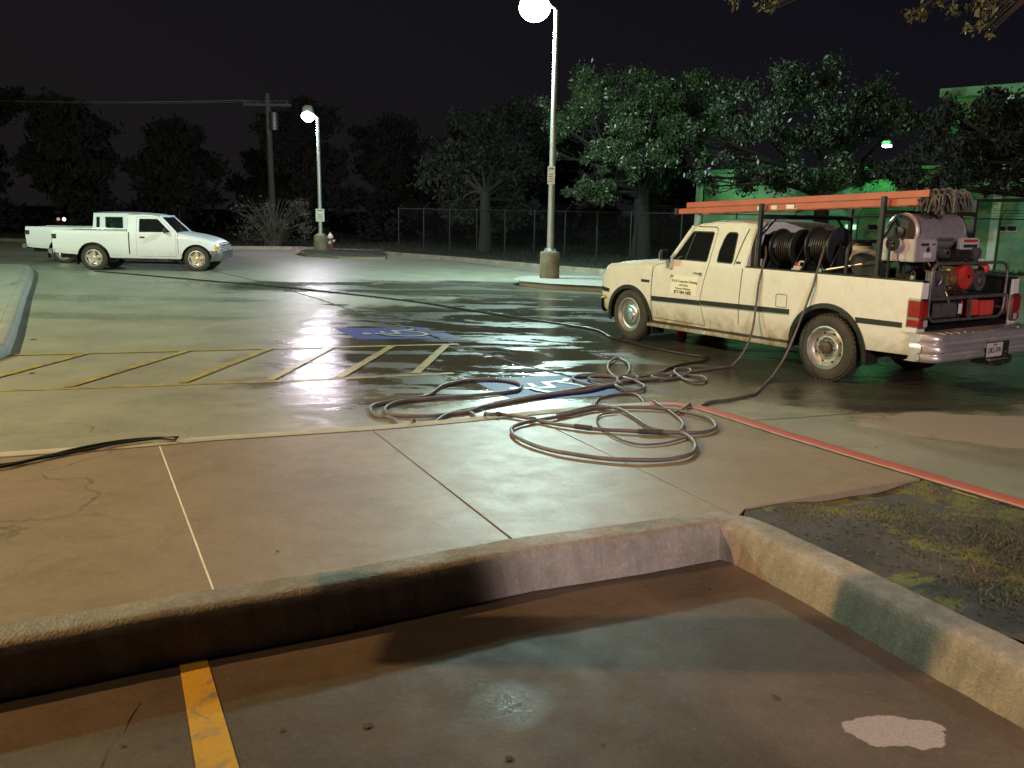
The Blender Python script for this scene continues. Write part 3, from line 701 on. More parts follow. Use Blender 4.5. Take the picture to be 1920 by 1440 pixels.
# ---------------------------------------------------------------- raised islands and far kerbs
isl = [P2(x, y, K) for x, y in ((52, 496), (60, 503), (55, 520), (44, 545), (34, 575), (22, 612), (8, 644))]
isl = [(isl[0][0] - 12, isl[0][1] + .6), (isl[0][0] - 1.0, isl[0][1] + .1)] + isl + [P2(-40, 660, K), (isl[-1][0] - 14, isl[-1][1] - 1.2)]
ip = [(0.05, -.03), (0.02, .1), (0, .135), (-.03, .15), (-.16, .152), (-.165, .145)]
struct(kerb('island_kerb', isl, 1, ip, 'island_concrete', seed=4, wob=.0015))
sheet('island', ccw(offset_path(isl, -0.167)), lambda x, y: H(x, y) + .148, 'island_concrete', dz=1, dx=2)
near_isl = [P2(x, y, .14) for x, y in ((1420, 541), (1150, 537), (1030, 531), (985, 527), (972, 523), (985, 519), (1030, 517), (1150, 520), (1420, 524))]
np_ = [(0.03, -.03), (0.012, .1), (0, .125), (-.03, .14), (-.14, .142)]
struct(kerb('lamp_island_kerb', near_isl, -1 if True else 1, np_, 'island_concrete', seed=6))
struct(kerb('red_kerb_paint', near_isl[2:6], -1, [(a + .004, b + .003) for a, b in np_[:4]], 'red_paint', seed=6))
sheet('lamp_island', ccw(offset_path(near_isl, .12)), lambda x, y: .139, 'island_concrete', dz=1, dx=2)
far_isl = [P2(x, y, .14) for x, y in ((722, 479), (640, 478), (575, 474), (560, 470.5), (572, 467.5), (640, 467), (720, 468))]
struct(kerb('lamp_island_kerb', far_isl, -1, np_, 'island_concrete', seed=7))
struct(kerb('red_kerb_paint', far_isl[1:5], -1, [(a + .006, b + .004) for a, b in np_[:4]], 'red_paint', seed=7))
sheet('lamp_island', ccw(offset_path(far_isl, .12)), lambda x, y: .139, 'field', dz=1, dx=2)
far_kerb = [p for p in far_edge[1:]]
struct(kerb('far_kerb', far_kerb, 1, [(-.08, -.02), (-.07, .12), (-.04, .14), (.08, .142), (.1, .1)], 'kerb_concrete', seed=8))
verge = ccw(offset_path(far_kerb, .07) + [(60, 60), (60, 120), (-90, 120), (-90, 45)])
def verge_z(x, y): return .10 + .05 * sin(x * .9 + y * .4) * sin(y * .7)
sheet('grass_verge', verge, verge_z, 'field', dz=2, dx=2)
def vd(x, y): return 1.0
blades('verge_grass', 9000, (-30, 22, 26, 50), lambda x, y: .10 if in_poly(x, y, verge) else -5, 'leaf_dark', .05, .2, 31, lambda x, y: 1 if in_poly(x, y, verge) else 0, w=.02, lean=.6)

# ================================================================== LAMPS, POLE, HYDRANT, FENCE, BUILDING, TREES
def lamp_post(px, py, base_h, r_ped, pole_h, arm, head_w, glass, col, power, label, sign, sign_dx):
    p = G(px, py, .14); z0 = .139
    t = empty('street_lamp', (p.x, p.y, z0)); tag(t, label, 'street lamp', 'tall street lamps of the car park')
    mb = MB(); mb.lathe([(0, r_ped), (base_h - .03, r_ped * .985), (base_h, r_ped * .95), (base_h, 0.0001)], (0, 0, 0), 'Z', 36); mb.build('pedestal', 'pedestal_concrete', t)
    mb = MB(); mb.box((-.17, -.17, base_h), (.17, .17, base_h + .03), .006)
    for sx in (-1, 1):
        for sy in (-1, 1): mb.cyl((.12 * sx, .12 * sy, base_h + .03), (.12 * sx, .12 * sy, base_h + .09), .018, n=8)
    mb.cyl((0, 0, base_h + .03), (0, 0, base_h + .12), .12, .085, n=20); mb.build('base_plate', 'galvanised', t)
    H_ = pole_h
    mb = MB(); mb.tube([(0, 0, base_h + .03), (0, 0, H_ * .5), (0, 0, H_)], .08, 20, radii=[.092, .076, .060]); mb.build('pole', 'galvanised', t)
    mb = MB(); mb.tube(spline([(0, 0, H_ - .04), (-.06, 0, H_ + .06), (-.18, 0, H_ + .11), (-arm, 0, H_ + .13)], 5), .035, 10); mb.build('arm', 'galvanised', t)
    hw = head_w; cx = -arm - hw * .5
    mb = MB()
    rows = []
    for i in range(9):
        u = i / 8; x = cx + hw * .46 * (1 - 2 * u); w = .6 * hw * .50 * sqrt(max(0.02, 1 - (2 * u - 1) ** 4)); h = .40 * hw / .6 * sqrt(max(.05, 1 - (2 * u - 1) ** 4))
        rows.append([(x, w * cos(pi * k / 8), H_ + .12 + h * sin(pi * k / 8)) for k in range(9)])
    mb.grid(rows); mb.poly([rows[0][k] for k in range(9)]); mb.poly([rows[-1][k] for k in range(9)]); hd = mb.build('lamp_head', 'galvanised', t)
    mb = MB(); mb.ball((cx, 0, H_ + .06), hw * .48, (1.0, .86, .86), 24); mb.build('lamp_glass', glass, t)  # oversized globe: the lamp's glare is put into its shape
    if sign:
        sw, sh, sz = sign
        mb = MB(); mb.box((sign_dx - sw / 2, -.115, sz), (sign_dx + sw / 2, -.107, sz + sh), .0); s = mb.build('sign', 'sign_white', t)
        mb = MB()
        for k, f in enumerate((.82, .52, .40, .28, .14)): mb = MB(); mb.box((sign_dx - sw * (.34 - .05 * (k % 2)), -.1185, sz + sh * f), (sign_dx + sw * (.34 - .05 * (k % 3)), -.1165, sz + sh * f + (.045 if k == 0 else .022))); mb.build('sign_print', 'engine_grey', s)
        mb = MB(); mb.box((sign_dx - .06, -.107, sz + sh * .45), (.08, -.06, sz + sh * .55)); mb.build('sign_bracket', 'galvanised', s)
    l = bpy.data.lights.new('lamp_light', 'POINT'); l.energy = power; l.color = col; l.shadow_soft_size = hw * .30
    lo = bpy.data.objects.new('lamp_light', l); COL.objects.link(lo); lo.parent = t; lo.location = (cx, -.0, H_ - hw * .72)
    return t
lamp_post(1030, 521, .70, 0.27, 6.82, .14, .84, 'lamp_glass_cool', (0.68, 1.0, 0.92), 4500, 'nearer tall street lamp on a round concrete pedestal with a narrow white sign', (.19, .46, 2.48), -.03)
lamp_post(602, 469, .62, .29, 5.40, .12, .56, 'lamp_glass_violet', (0.98, 0.86, 1.0), 900, 'farther street lamp beside the fire hydrant with a wide sign on its pole', (.36, .52, 1.20), .02)

# fire hydrant
p = G(620, 467.5, .14); t = empty('fire_hydrant', (p.x, p.y, .139)); tag(t, 'small red fire hydrant with white top behind the farther street lamp', 'fire hydrant')
mb = MB(); mb.lathe([(0, .15), (.03, .15), (.04, .11), (.42, .105), (.44, .14), (.48, .14)], (0, 0, 0), 'Z', 20); mb.build('barrel', 'hydrant_red', t)
mb = MB(); mb.lathe([(.48, .13), (.56, .12), (.64, .075), (.68, .03), (.73, .03), (.73, .0001)], (0, 0, 0), 'Z', 20); mb.build('bonnet', 'hydrant_white', t)
for s in (-1, 1):
    mb = MB(); mb.cyl((.10 * s, 0, .36), (.19 * s, 0, .36), .055, n=12); mb.build('nozzle_cap', 'hydrant_white', t)
mb = MB(); mb.cyl((0, -.10, .30), (0, -.20, .30), .075, n=12); mb.build('pumper_cap', 'hydrant_white', t)

# utility pole and wires
p = G(514, 462); t = empty('utility_pole', (p.x, p.y, 0)); tag(t, 'weathered wooden utility pole rising behind the bare bush', 'utility pole')
mb = MB(); mb.tube([(0, 0, 0), (-.03, 0, 3.6), (-.06, 0, 7.2)], .15, 14, radii=[.17, .145, .12]); mb.build('pole', 'wood_pole', t)
mb = MB(); mb.box((-1.2, -.17, 6.6), (1.1, -.06, 6.72), .01); mb.build('crossarm', 'wood_pole', t)
mb = MB(); mb.cyl((.28, -.2, 5.5), (.28, -.2, 6.3), .2, n=16); mb.build('transformer', 'black_plastic', t)
for x in (-1.1, -.5, .9):
    mb = MB(); mb.lathe([(6.72, .03), (6.77, .05), (6.8, .03), (6.84, .05), (6.87, .02)], (x, -.11, 0), 'Z', 10); mb.build('insulator', 'wood_pole', t)
for k, dy in enumerate((-1.1, -.5, .9)):
    a = Vector((p.x + dy, p.y - .11, 6.87)); b = Vector((p.x - 42, p.y - 6 + dy, 8.4)); mb = MB()
    mb.tube([a.lerp(b, q / 16) + Vector((0, 0, -1.1 * 4 * (q / 16) * (1 - q / 16))) for q in range(17)], .006, 5)
    w = mb.build('power_line', 'hose_black'); tag(w, ('lowest', 'middle', 'topmost')[k] + ' thin power line running left from the wooden pole', 'cable', 'power lines strung from the utility pole')

# chain link fence
def fence_run():
    f0 = Vector(P2(748, 470)); f1 = Vector(P2(1180, 492)); f2 = Vector((20.5, 23.8)); segs = [(f0, f1, 8), (f1, f2, 9)]
    t = empty('chain_link_fence', (f0.x, f0.y, .08)); tag(t, 'tall chain link fence topped with barbed wire along the verge', 'fence')
    org = Vector((f0.x, f0.y, .08)); HT = 1.86
    top = MB(); wires = MB(); barb = MB(); vs = []; es = []
    for (a, b, n) in segs:
        d = (b - a); L = d.length; u = d / L; nn = Vector((-u.y, u.x))
        for i in range(n + (1 if b is f2 else 0)):
            q = a + d * i / n - f0; mb = MB(); mb.cyl((q.x, q.y, 0), (q.x, q.y, HT + .04), .03, n=10)
            mb.tube([(q.x, q.y, HT), (q.x + nn.x * .28 + u.x * .1, q.y + nn.y * .28 + u.y * .1, HT + .28)], .014, 6); mb.build('post', 'fence_wire', t)
        top.cyl((*(a - f0), HT), (*(b - f0), HT), .021, n=8); top.cyl((*(a - f0), .06), (*(b - f0), .06), .006, n=5)
        for k in range(3):
            o = nn * (.09 + .09 * k) + u * .03 * k; z = HT + .09 + .09 * k; barb.tube([(*(a - f0 + o), z), (*(b - f0 + o), z)], .005, 4)
        s = .11; m = int((L + HT) / s)
        for k in range(m):
            for sg in (1, -1):
                x0 = k * s - (HT if sg > 0 else 0); x1 = x0 + HT; za, zb = (.06, HT) if sg > 0 else (HT, .06)
                xa, xb = max(0, x0), min(L, x1)
                if xb <= xa: continue
                zA = za + (zb - za) * (xa - x0) / HT; zB = za + (zb - za) * (xb - x0) / HT
                A = a - f0 + u * xa; B = a - f0 + u * xb; w = .0016; h = nn * w; v = Vector((0, 0, w))
                i0 = len(vs); vs += [(A.x, A.y, zA - w * 1.4), (B.x, B.y, zB - w * 1.4), (B.x, B.y, zB + w * 1.4), (A.x, A.y, zA + w * 1.4)]; es.append((i0, i0 + 1, i0 + 2, i0 + 3))
    top.build('top_rail', 'fence_wire', t); barb.build('barbed_wire', 'fence_wire', t)
    me = bpy.data.meshes.new('wire_mesh'); me.from_pydata(vs, [], es); me.materials.append(MATS['fence_wire']); o = bpy.data.objects.new('wire_mesh', me); COL.objects.link(o); o.parent = t
fence_run()

# green-lit building beyond the fence, its wall and roof colours tinted green too
def building():
    A = Vector((8.3, 38.5)); B = Vector((19.3, 28.9)); d = (B - A); L = d.length; u = d / L; ang = atan2(u.y, u.x)
    t = empty('warehouse', (A.x, A.y, 0), ang); tag(t, 'long green-tinted building beyond the fence washed in green light', 'building')
    L2 = L + 22; Hh = 6.15
    def loc(px, py):        # pixel -> (distance along the wall, height)
        v = ray(px, py); nrm = Vector((-u.y, u.x, 0)); q = (Vector((A.x, A.y, 0)) - CAM).dot(nrm) / v.dot(nrm); P = CAM + v * q
        return (P.x - A.x) * u.x + (P.y - A.y) * u.y, P.z
    wins = []
    for (x0, y0, x1, y1) in ((1585, 421, 1607, 430), (1628, 421, 1645, 431), (1872, 424, 1886, 433), (1889, 424, 1905, 433)):
        a, zt = loc(x0, y0); b, zb = loc(x1, y1); wins.append((a, b, zb, zt))
    holes = [[(a, zb), (b, zb), (b, zt), (a, zt)] for a, b, zb, zt in wins]
    xt, _ = loc(1762, 400); Hl = 3.7
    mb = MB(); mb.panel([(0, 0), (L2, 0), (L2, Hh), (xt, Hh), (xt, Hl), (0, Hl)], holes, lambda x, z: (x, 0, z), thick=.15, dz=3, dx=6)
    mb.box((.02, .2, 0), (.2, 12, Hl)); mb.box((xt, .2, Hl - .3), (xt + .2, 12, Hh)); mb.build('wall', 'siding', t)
    mb = MB(); mb.box((.3, 1.2, 0), (L2, 1.3, Hl - .1)); mb.build('inner_wall', 'dark_label', t)
    rf = MB(); rf.box((xt - .3, -.6, Hh + .0), (L2, -.35, Hh + .30), .01); rf.box((xt - .3, -.35, Hh + .02), (L2, .0, Hh + .08)); rf.extr([(xt - .3, -.34, Hh + .29), (xt - .3, 6, Hh + 1.2), (xt - .3, 12, Hh + .3)], (L2 - xt + .3, 0, 0)); rf.box((-.3, -.3, Hl), (xt - .01, 12, Hl + .12)); rf.build('roof', 'dark_roof', t)
    for px in (1308, 1862):
        a, _ = loc(px, 450); mb = MB(); mb.box((a - .13, -.16, 0), (a + .13, -.001, Hl - .01 if px < 1700 else Hh - .01)); mb.build('pilaster', 'grey_wall', t)
    for k, (a, b, zb, zt) in enumerate(wins):
        mb = MB()
        for q in ((a - .04, zb - .04, b + .04, zb), (a - .04, zt, b + .04, zt + .04), (a - .04, zb, a, zt), (b, zb, b + .04, zt)): mb.box((q[0], -.03, q[1]), (q[2], .02, q[3]))
        w = mb.build('window', 'engine_grey' if k else 'grey_wall', t)
        mb = MB(); mb.box((a, .03, zb), (b, .045, zt)); mb.build('pane', 'window_lit' if k == 0 else 'glass_dark', w)
    a, z = loc(1668, 272); mb = MB(); mb.box((a - .16, -.42, z), (a + .16, -.02, z + .16), .03); fx = mb.build('wall_lamp', 'engine_grey', t)
    mb = MB(); mb.box((a - .13, -.45, z - .10), (a + .13, -.12, z - .005), .02); mb.build('lamp_glass', 'lamp_glass_green', fx)
    lo = u * a + A; n = Vector((u.y, -u.x))
    point_light('wall_lamp_light', (lo.x + n.x * .75, lo.y + n.y * .75, z - .3), 200, (0.16, 1.0, 0.30), .12)
    for s_, pw in ((L + 2.0, 150), (1.6, 40)):
        lo = u * s_ + A; point_light('wall_lamp_light', (lo.x + n.x * 1.4, lo.y + n.y * 1.4, 2.9), pw, (0.16, 1.0, 0.28), .12)
building()

# trees: every leaf a small face
def leaf_cloud(rng, centres, per, size, squash=.7, droop=.0):
    vs = []; n = 0
    C = []
    for (c, r) in centres:
        k = int(per * r * r); q = rng.normal(size=(k, 3)); q /= np.linalg.norm(q, axis=1)[:, None]; rad = r * (.12 + .62 * np.abs(rng.normal(size=(k, 1))))
        C.append(np.array(c) + q * rad * np.array([1, 1, squash]))
    C = np.concatenate(C); n = len(C); s = size * (0.45 + 1.1 * rng.random(n) ** 1.6)[:, None]
    a = rng.normal(size=(n, 3)); a[:, 2] -= droop; a /= np.linalg.norm(a, axis=1)[:, None]
    b = np.cross(a, rng.normal(size=(n, 3))); b /= np.linalg.norm(b, axis=1)[:, None]
    V = np.stack([C - a * s, C + b * s * .42, C + a * s, C - b * s * .42], axis=1).reshape(-1, 3)
    return V, n
def fast_mesh(name, V, n, mat, parent):
    me = bpy.data.meshes.new(name); me.vertices.add(4 * n); me.vertices.foreach_set('co', V.astype(np.float32).ravel())
    me.loops.add(4 * n); me.loops.foreach_set('vertex_index', np.arange(4 * n, dtype=np.int32)); me.polygons.add(n)
    me.polygons.foreach_set('loop_start', np.arange(0, 4 * n, 4, dtype=np.int32)); me.polygons.foreach_set('loop_total', np.full(n, 4, dtype=np.int32))
    me.update(); me.materials.append(MATS[mat]); o = bpy.data.objects.new(name, me); COL.objects.link(o); o.parent = parent; return o
def tree(name, label, base, centres, trunk_r, fork_z, per, leaf, mat, seed, group=None, droop=0.3, cat='tree', bark='bark', lean=(0, 0)):
    """centres: clumps ((x, y, z), radius) relative to the base"""
    rng = np.random.default_rng(seed); r = random.Random(seed)
    t = empty(name, base); tag(t, label, cat, group)
    mb = MB(); mb.tube([(0, 0, -.1), (lean[0] * .3 + .04, lean[1] * .3, fork_z * .4), (lean[0], lean[1], fork_z)], trunk_r, 12, radii=[trunk_r * 1.35, trunk_r, trunk_r * .8])
    mb.build('trunk', bark, t)
    mb = MB()
    for (c, rr) in centres:
        c = Vector(c); s = Vector((lean[0], lean[1], fork_z * r.uniform(.85, 1.0))); m = s.lerp(c, .5) + Vector((r.uniform(-.3, .3), r.uniform(-.3, .3), -abs(c.z - s.z) * .1 + r.uniform(0, .4)))
        pts = spline([s, m, c], 5); mb.tube(pts, .05, 6, radii=[trunk_r * .30 * (1 - q / len(pts)) + .012 for q in range(len(pts))])
        for _ in range(5):
            e = c + Vector((r.uniform(-1, 1), r.uniform(-1, 1), r.uniform(-.7, .7))) * rr * .8; mb.tube([m.lerp(c, .6), m.lerp(e, .75), e], .01, 4, radii=[.022, .014, .005])
    mb.build('limbs', bark, t)
    # break every clump into smaller tufts so that gaps show
    sub = []
    for (c, rr) in centres:
        for _ in range(max(5, int(9 * rr))):
            d = Vector((r.gauss(0, 1), r.gauss(0, 1), r.gauss(0, .8))).normalized() * rr * r.uniform(.35, 1.0); sub.append(((c[0] + d.x, c[1] + d.y, c[2] + d.z * .8), rr * r.uniform(.30, .52)))
    V, n = leaf_cloud(rng, sub, per * 4.2, leaf, .75, droop); fast_mesh('crown', V, n, mat, t); return t
def clumps(l, base):       # (px, py, depth, radius in px) -> clumps relative to base
    out = []
    for px, py, dep, rp in l:
        v = ray(px, py); p = CAM + v * (dep / v.dot(fwd)); out.append(((p.x - base[0], p.y - base[1], p.z - base[2]), rp * dep / F_PX))
    return out
b1 = G(1200, 489); b1 = (b1.x, b1.y, .08)
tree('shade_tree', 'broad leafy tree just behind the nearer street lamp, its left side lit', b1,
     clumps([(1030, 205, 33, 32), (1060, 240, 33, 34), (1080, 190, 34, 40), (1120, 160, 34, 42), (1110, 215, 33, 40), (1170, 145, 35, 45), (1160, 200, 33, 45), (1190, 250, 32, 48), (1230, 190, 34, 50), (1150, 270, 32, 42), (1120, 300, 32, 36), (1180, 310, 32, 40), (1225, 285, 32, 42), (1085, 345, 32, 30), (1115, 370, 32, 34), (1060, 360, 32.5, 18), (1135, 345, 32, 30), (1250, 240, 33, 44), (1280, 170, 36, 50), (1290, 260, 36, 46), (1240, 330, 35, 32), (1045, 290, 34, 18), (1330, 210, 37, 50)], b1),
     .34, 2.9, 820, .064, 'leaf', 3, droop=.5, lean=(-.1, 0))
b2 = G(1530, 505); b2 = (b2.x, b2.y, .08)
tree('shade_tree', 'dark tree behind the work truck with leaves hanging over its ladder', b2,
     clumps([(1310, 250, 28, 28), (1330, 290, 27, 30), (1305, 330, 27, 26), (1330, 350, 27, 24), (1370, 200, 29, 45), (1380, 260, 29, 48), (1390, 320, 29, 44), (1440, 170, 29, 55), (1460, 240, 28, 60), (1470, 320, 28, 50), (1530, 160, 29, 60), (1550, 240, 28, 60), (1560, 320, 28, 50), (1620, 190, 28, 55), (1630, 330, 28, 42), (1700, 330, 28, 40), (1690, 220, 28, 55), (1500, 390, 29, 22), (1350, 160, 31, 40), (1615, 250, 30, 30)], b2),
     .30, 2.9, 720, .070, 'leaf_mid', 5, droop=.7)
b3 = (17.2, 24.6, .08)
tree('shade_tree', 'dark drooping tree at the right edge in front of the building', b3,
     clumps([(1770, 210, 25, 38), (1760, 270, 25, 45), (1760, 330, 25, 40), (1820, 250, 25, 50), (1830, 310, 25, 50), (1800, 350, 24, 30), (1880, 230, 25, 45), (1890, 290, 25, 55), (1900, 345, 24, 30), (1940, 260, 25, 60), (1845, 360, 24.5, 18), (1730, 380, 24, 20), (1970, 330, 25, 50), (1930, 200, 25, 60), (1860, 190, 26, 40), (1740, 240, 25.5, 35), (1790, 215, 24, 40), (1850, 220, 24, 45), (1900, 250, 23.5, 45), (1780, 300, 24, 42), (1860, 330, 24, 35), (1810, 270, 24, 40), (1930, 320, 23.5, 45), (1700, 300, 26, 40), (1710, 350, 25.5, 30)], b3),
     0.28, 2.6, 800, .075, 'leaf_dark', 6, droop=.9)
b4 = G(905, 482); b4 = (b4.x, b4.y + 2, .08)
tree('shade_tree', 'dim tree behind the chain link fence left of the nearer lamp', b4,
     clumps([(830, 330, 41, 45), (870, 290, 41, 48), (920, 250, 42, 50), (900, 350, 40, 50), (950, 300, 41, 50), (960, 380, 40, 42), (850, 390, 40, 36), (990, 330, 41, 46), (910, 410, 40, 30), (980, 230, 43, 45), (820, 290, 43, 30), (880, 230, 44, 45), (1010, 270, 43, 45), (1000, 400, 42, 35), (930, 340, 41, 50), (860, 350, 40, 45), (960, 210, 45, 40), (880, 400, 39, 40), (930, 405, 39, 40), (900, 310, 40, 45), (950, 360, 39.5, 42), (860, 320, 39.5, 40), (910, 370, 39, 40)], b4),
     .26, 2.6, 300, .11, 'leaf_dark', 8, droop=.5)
# bare bush in front of the utility pole
bb = G(512, 466); t = empty('bush', (bb.x, bb.y, .08)); tag(t, 'bare twiggy bush at the foot of the wooden utility pole', 'bush')
r = random.Random(4); mb = MB()
for k in range(90):
    a = r.uniform(0, 2 * pi); L = r.uniform(.8, 2.4); sp = r.uniform(.2, 1.7); e = Vector((cos(a) * sp * 1.15, sin(a) * sp * .7, L)); m = e * .5 + Vector((0, 0, .25))
    mb.tube(spline([(r.uniform(-.4, .4), r.uniform(-.3, .3), 0), m, e], 4), .01, 4, radii=[.02 * (1 - q / 10) for q in range(9)])
mb.build('stems', 'twig', t)
V, n = leaf_cloud(np.random.default_rng(4), [((r.uniform(-1.7, 1.7), r.uniform(-.8, .8), r.uniform(.3, 2.1)), r.uniform(.2, .45)) for _ in range(60)], 420, .05, .8); fast_mesh('foliage', V, n, 'twig', t)
# dark trees far behind
rr = random.Random(12)
names = ['rounded', 'tall', 'low', 'wide', 'leaning', 'narrow', 'broken', 'spreading', 'bushy', 'ragged', 'squat', 'thin']
spec = [(-38, 47, 8.2, 5), (-31, 50, 8.8, 5.2), (-25, 49, 8.0, 4.6), (-20.5, 52, 7.0, 4.2), (-13.0, 54, 8.6, 4.6), (-8.0, 56, 7.6, 4.2), (-3.0, 57, 7.2, 4.2), (2.5, 56, 8.4, 4.8), (-45, 50, 8.6, 5.2), (8.0, 50, 9.0, 5.5), (-16.5, 60, 6.2, 4.0)]
where = ['at the far left edge behind the parked pickups', 'behind the rear pickup', 'above the white pickup cab', 'between the pickup and the bush', 'behind the wooden utility pole', 'behind the farther street lamp', 'right of the farther street lamp', 'behind the left end of the fence', 'half out of the picture at far left', 'behind the lit shade tree', 'in the dip of the skyline left of the pole']
for k, (x, y, h, w) in enumerate(spec):
    cs = []
    for q in range(24):
        a = rr.uniform(0, 2 * pi); d = rr.uniform(0, .9) * w * .8; z = rr.uniform(.16, .86) * h; d *= (1 - .5 * (z / h) ** 2)
        cs.append(((cos(a) * d, sin(a) * d * .7, z), rr.uniform(.8, 1.5)))
    cs.append(((0, 0, h * .85), 1.3))
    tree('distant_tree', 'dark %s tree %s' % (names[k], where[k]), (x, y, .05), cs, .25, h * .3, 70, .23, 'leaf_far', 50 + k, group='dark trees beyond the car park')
# undergrowth between the far trees and the lot
V, n = leaf_cloud(np.random.default_rng(9), [((rr.uniform(-60, 14), rr.uniform(46, 50), rr.uniform(.2, 1.4)), rr.uniform(.5, 1.1)) for _ in range(190)], 60, .16, .8)
u_ = fast_mesh('undergrowth', V, n, 'leaf_far', None); u_["kind"] = "stuff"
# branches hanging into the top right corner from a tree that stands beside the photographer
b5 = (7.2, 8.6, .0)
tree('roadside_tree', 'brownish leaves hanging into the top right corner of the picture', b5,
     clumps([(1420, -12, 8.5, 44), (1480, -35, 8.5, 52), (1440, 10, 8.4, 20), (1560, -60, 8.5, 50), (1700, -30, 8, 48), (1760, 10, 8, 40), (1830, 30, 8, 42), (1845, 55, 7.9, 24), (1720, 20, 8.1, 30), (1900, -10, 8, 55), (1960, -60, 8.4, 80), (1640, -60, 8.4, 55)], b5),
     .07, 6.8, 620, .036, 'leaf_near', 15, droop=1.2)
# distant lights seen over the pickup beds
q = ray(116, 411); p = CAM + q * (46 / q.dot(fwd)); t = empty('distant_lamp', (p.x, p.y, 0)); tag(t, 'tiny pinkish light on a short post over the pickup bed', 'lamp')
mb = MB(); mb.tube([(0, 0, 0), (0, 0, p.z - .15)], .03, 8); mb.box((-.35, -.04, p.z - .17), (.35, .04, p.z - .13)); mb.build('post', 'dark_steel', t)
mb = MB(); mb.ball((.12, 0, p.z), .09, (1, 1, 1.1), 12); mb.build('bulb', 'far_lamp_white', t)
mb = MB(); mb.ball((-.2, 0, p.z), .09); mb.build('shade', 'far_lamp_red', t)

# ================================================================== PICKUP TRUCKS
def arc(cx, cz, r, a0, a1, n=14):
    return [(cx + r * cos(radians(a0 + (a1 - a0) * k / n)), cz + r * sin(radians(a0 + (a1 - a0) * k / n))) for k in range(n + 1)]
def offset_closed(o, d):
    o = ccw(list(o)); n = len(o); res = []
    for i, p in enumerate(o):
        a = Vector(o[i - 1]); b = Vector(o[(i + 1) % n]); q = Vector(p); n1 = (q - a).normalized(); n2 = (b - q).normalized(); m = n1 + n2; m = Vector((-m.y, m.x))
        if m.length < 1e-6: m = Vector((-n1.y, n1.x))
        m.normalize(); k = max(.4, abs(m.dot(Vector((-n1.y, n1.x))))); res.append((p[0] + m.x * d / k, p[1] + m.y * d / k))
    return res
def make_wheel(parent, x, y, z, R, W, side, style, tyre_mat):
    """side +1: outer face towards +Y"""
    w = empty('wheel', (x, y, z)); w.parent = parent; s = side
    mb = MB(); rr = R * .63
    prof = [(0.0 - .035, rr), (-.012, rr + .015), (0.0, rr + .05), (-.004, R * .86), (-.022, R * .955), (-.05, R * .992), (-W * .5, R), (-W + .05, R * .992), (-W + .022, R * .955), (-W, R * .86), (-W + .01, rr + .02), (-W + .03, rr)]
    mb.lathe([(a * s, r) for a, r in prof], (0, 0, 0), 'Y', 56)
    for k in range(44):           # tread blocks
        a = 2 * pi * k / 44
        for yy in (-.055, -W * .5, -W + .055):
            M = Matrix.Rotation(-a, 3, 'Y'); c = Vector((0, yy * s, 0)) + M @ Vector((R + .0005, 0, 0))
            b = bmesh.new(); bmesh.ops.create_cube(b, size=1)
            for v in b.verts: v.co = c + M @ Vector((v.co.x * .013, v.co.y * .042, v.co.z * R * .095))
            mb._add(b)
    mb.build('tyre', tyre_mat, w, angle=30)
    mb = MB(); f = -.012
    if style == 'steel':
        mb.lathe([(s * a, r) for a, r in ((f + .008, rr + .012), (f + .010, rr - .004), (f - .02, rr - .016), (f - .055, rr - .028), (f - .075, rr * .80), (f - .062, rr * .68), (f - .030, rr * .58), (f - .028, rr * .50), (f - .05, rr * .40), (f - .05, .001))], (0, 0, 0), 'Y', 56)
        rim = mb.build('rim', 'steel_wheel', w)
        mb = MB(); mb.lathe([(s * a, r) for a, r in ((f - .052, .078), (f - .0, .072), (f + .012, .055), (f + .014, .001))], (0, 0, 0), 'Y', 28); mb.build('hub', 'hub_rust', rim)
        mb = MB()
        for k in range(8):
            a = 2 * pi * k / 8; mb.cyl((.10 * cos(a), s * (f - .05), .10 * sin(a)), (.10 * cos(a), s * (f - .012), .10 * sin(a)), .014, .012, 8)
        mb.build('lug_nuts', 'chrome', rim)
        mb = MB()
        for k in range(8):
            a = 2 * pi * (k + .5) / 8; c = rr * .70; mb.cyl((c * cos(a), s * (f - .070), c * sin(a)), (c * cos(a), s * (f - .061), c * sin(a)), .018, n=10)
        mb.build('vent_holes', 'black_plastic', rim)
    elif style == 'cap':
        mb.lathe([(s * a, r) for a, r in ((f + .008, rr + .012), (f + .010, rr - .004), (f - .02, rr - .016), (f - .05, rr - .028), (f - .06, rr * .80), (f - .045, rr * .72), (f - .045, .001))], (0, 0, 0), 'Y', 56)
        rim = mb.build('rim', 'steel_wheel', w)
        mb = MB(); mb.lathe([(s * a, r) for a, r in ((f - .045, rr * .70), (f - .02, rr * .68), (f - .005, rr * .60), (f - .003, rr * .46), (f + .012, rr * .42), (f + .022, rr * .30), (f + .026, .001))], (0, 0, 0), 'Y', 48); mb.build('hubcap', 'aluminium', rim)
    else:
        mb.lathe([(s * a, r) for a, r in ((f + .008, rr + .012), (f + .010, rr - .008), (f - .03, rr - .03), (f - .06, rr - .045), (f - .075, rr * .5), (f - .075, .001))], (0, 0, 0), 'Y', 48)
        rim = mb.build('rim', 'aluminium', w)
        mb = MB()
        for k in range(5):
            a = 2 * pi * k / 5 + .3; M = Matrix.Rotation(-a, 3, 'Y')
            b = bmesh.new(); bmesh.ops.create_cube(b, size=1)
            for v in b.verts: q = Vector((v.co.x * rr * .80, v.co.y * .035, v.co.z * (.075 if v.co.x > 0 else .12))); v.co = M @ (q + Vector((rr * .50, 0, 0))) + Vector((0, s * (f - .028), 0))
            mb._add(b)
        mb.lathe([(s * (f - .06), .075), (s * (f - .0), .07), (s * (f + .008), .001)], (0, 0, 0), 'Y', 20); mb.build('spokes', 'aluminium', rim)
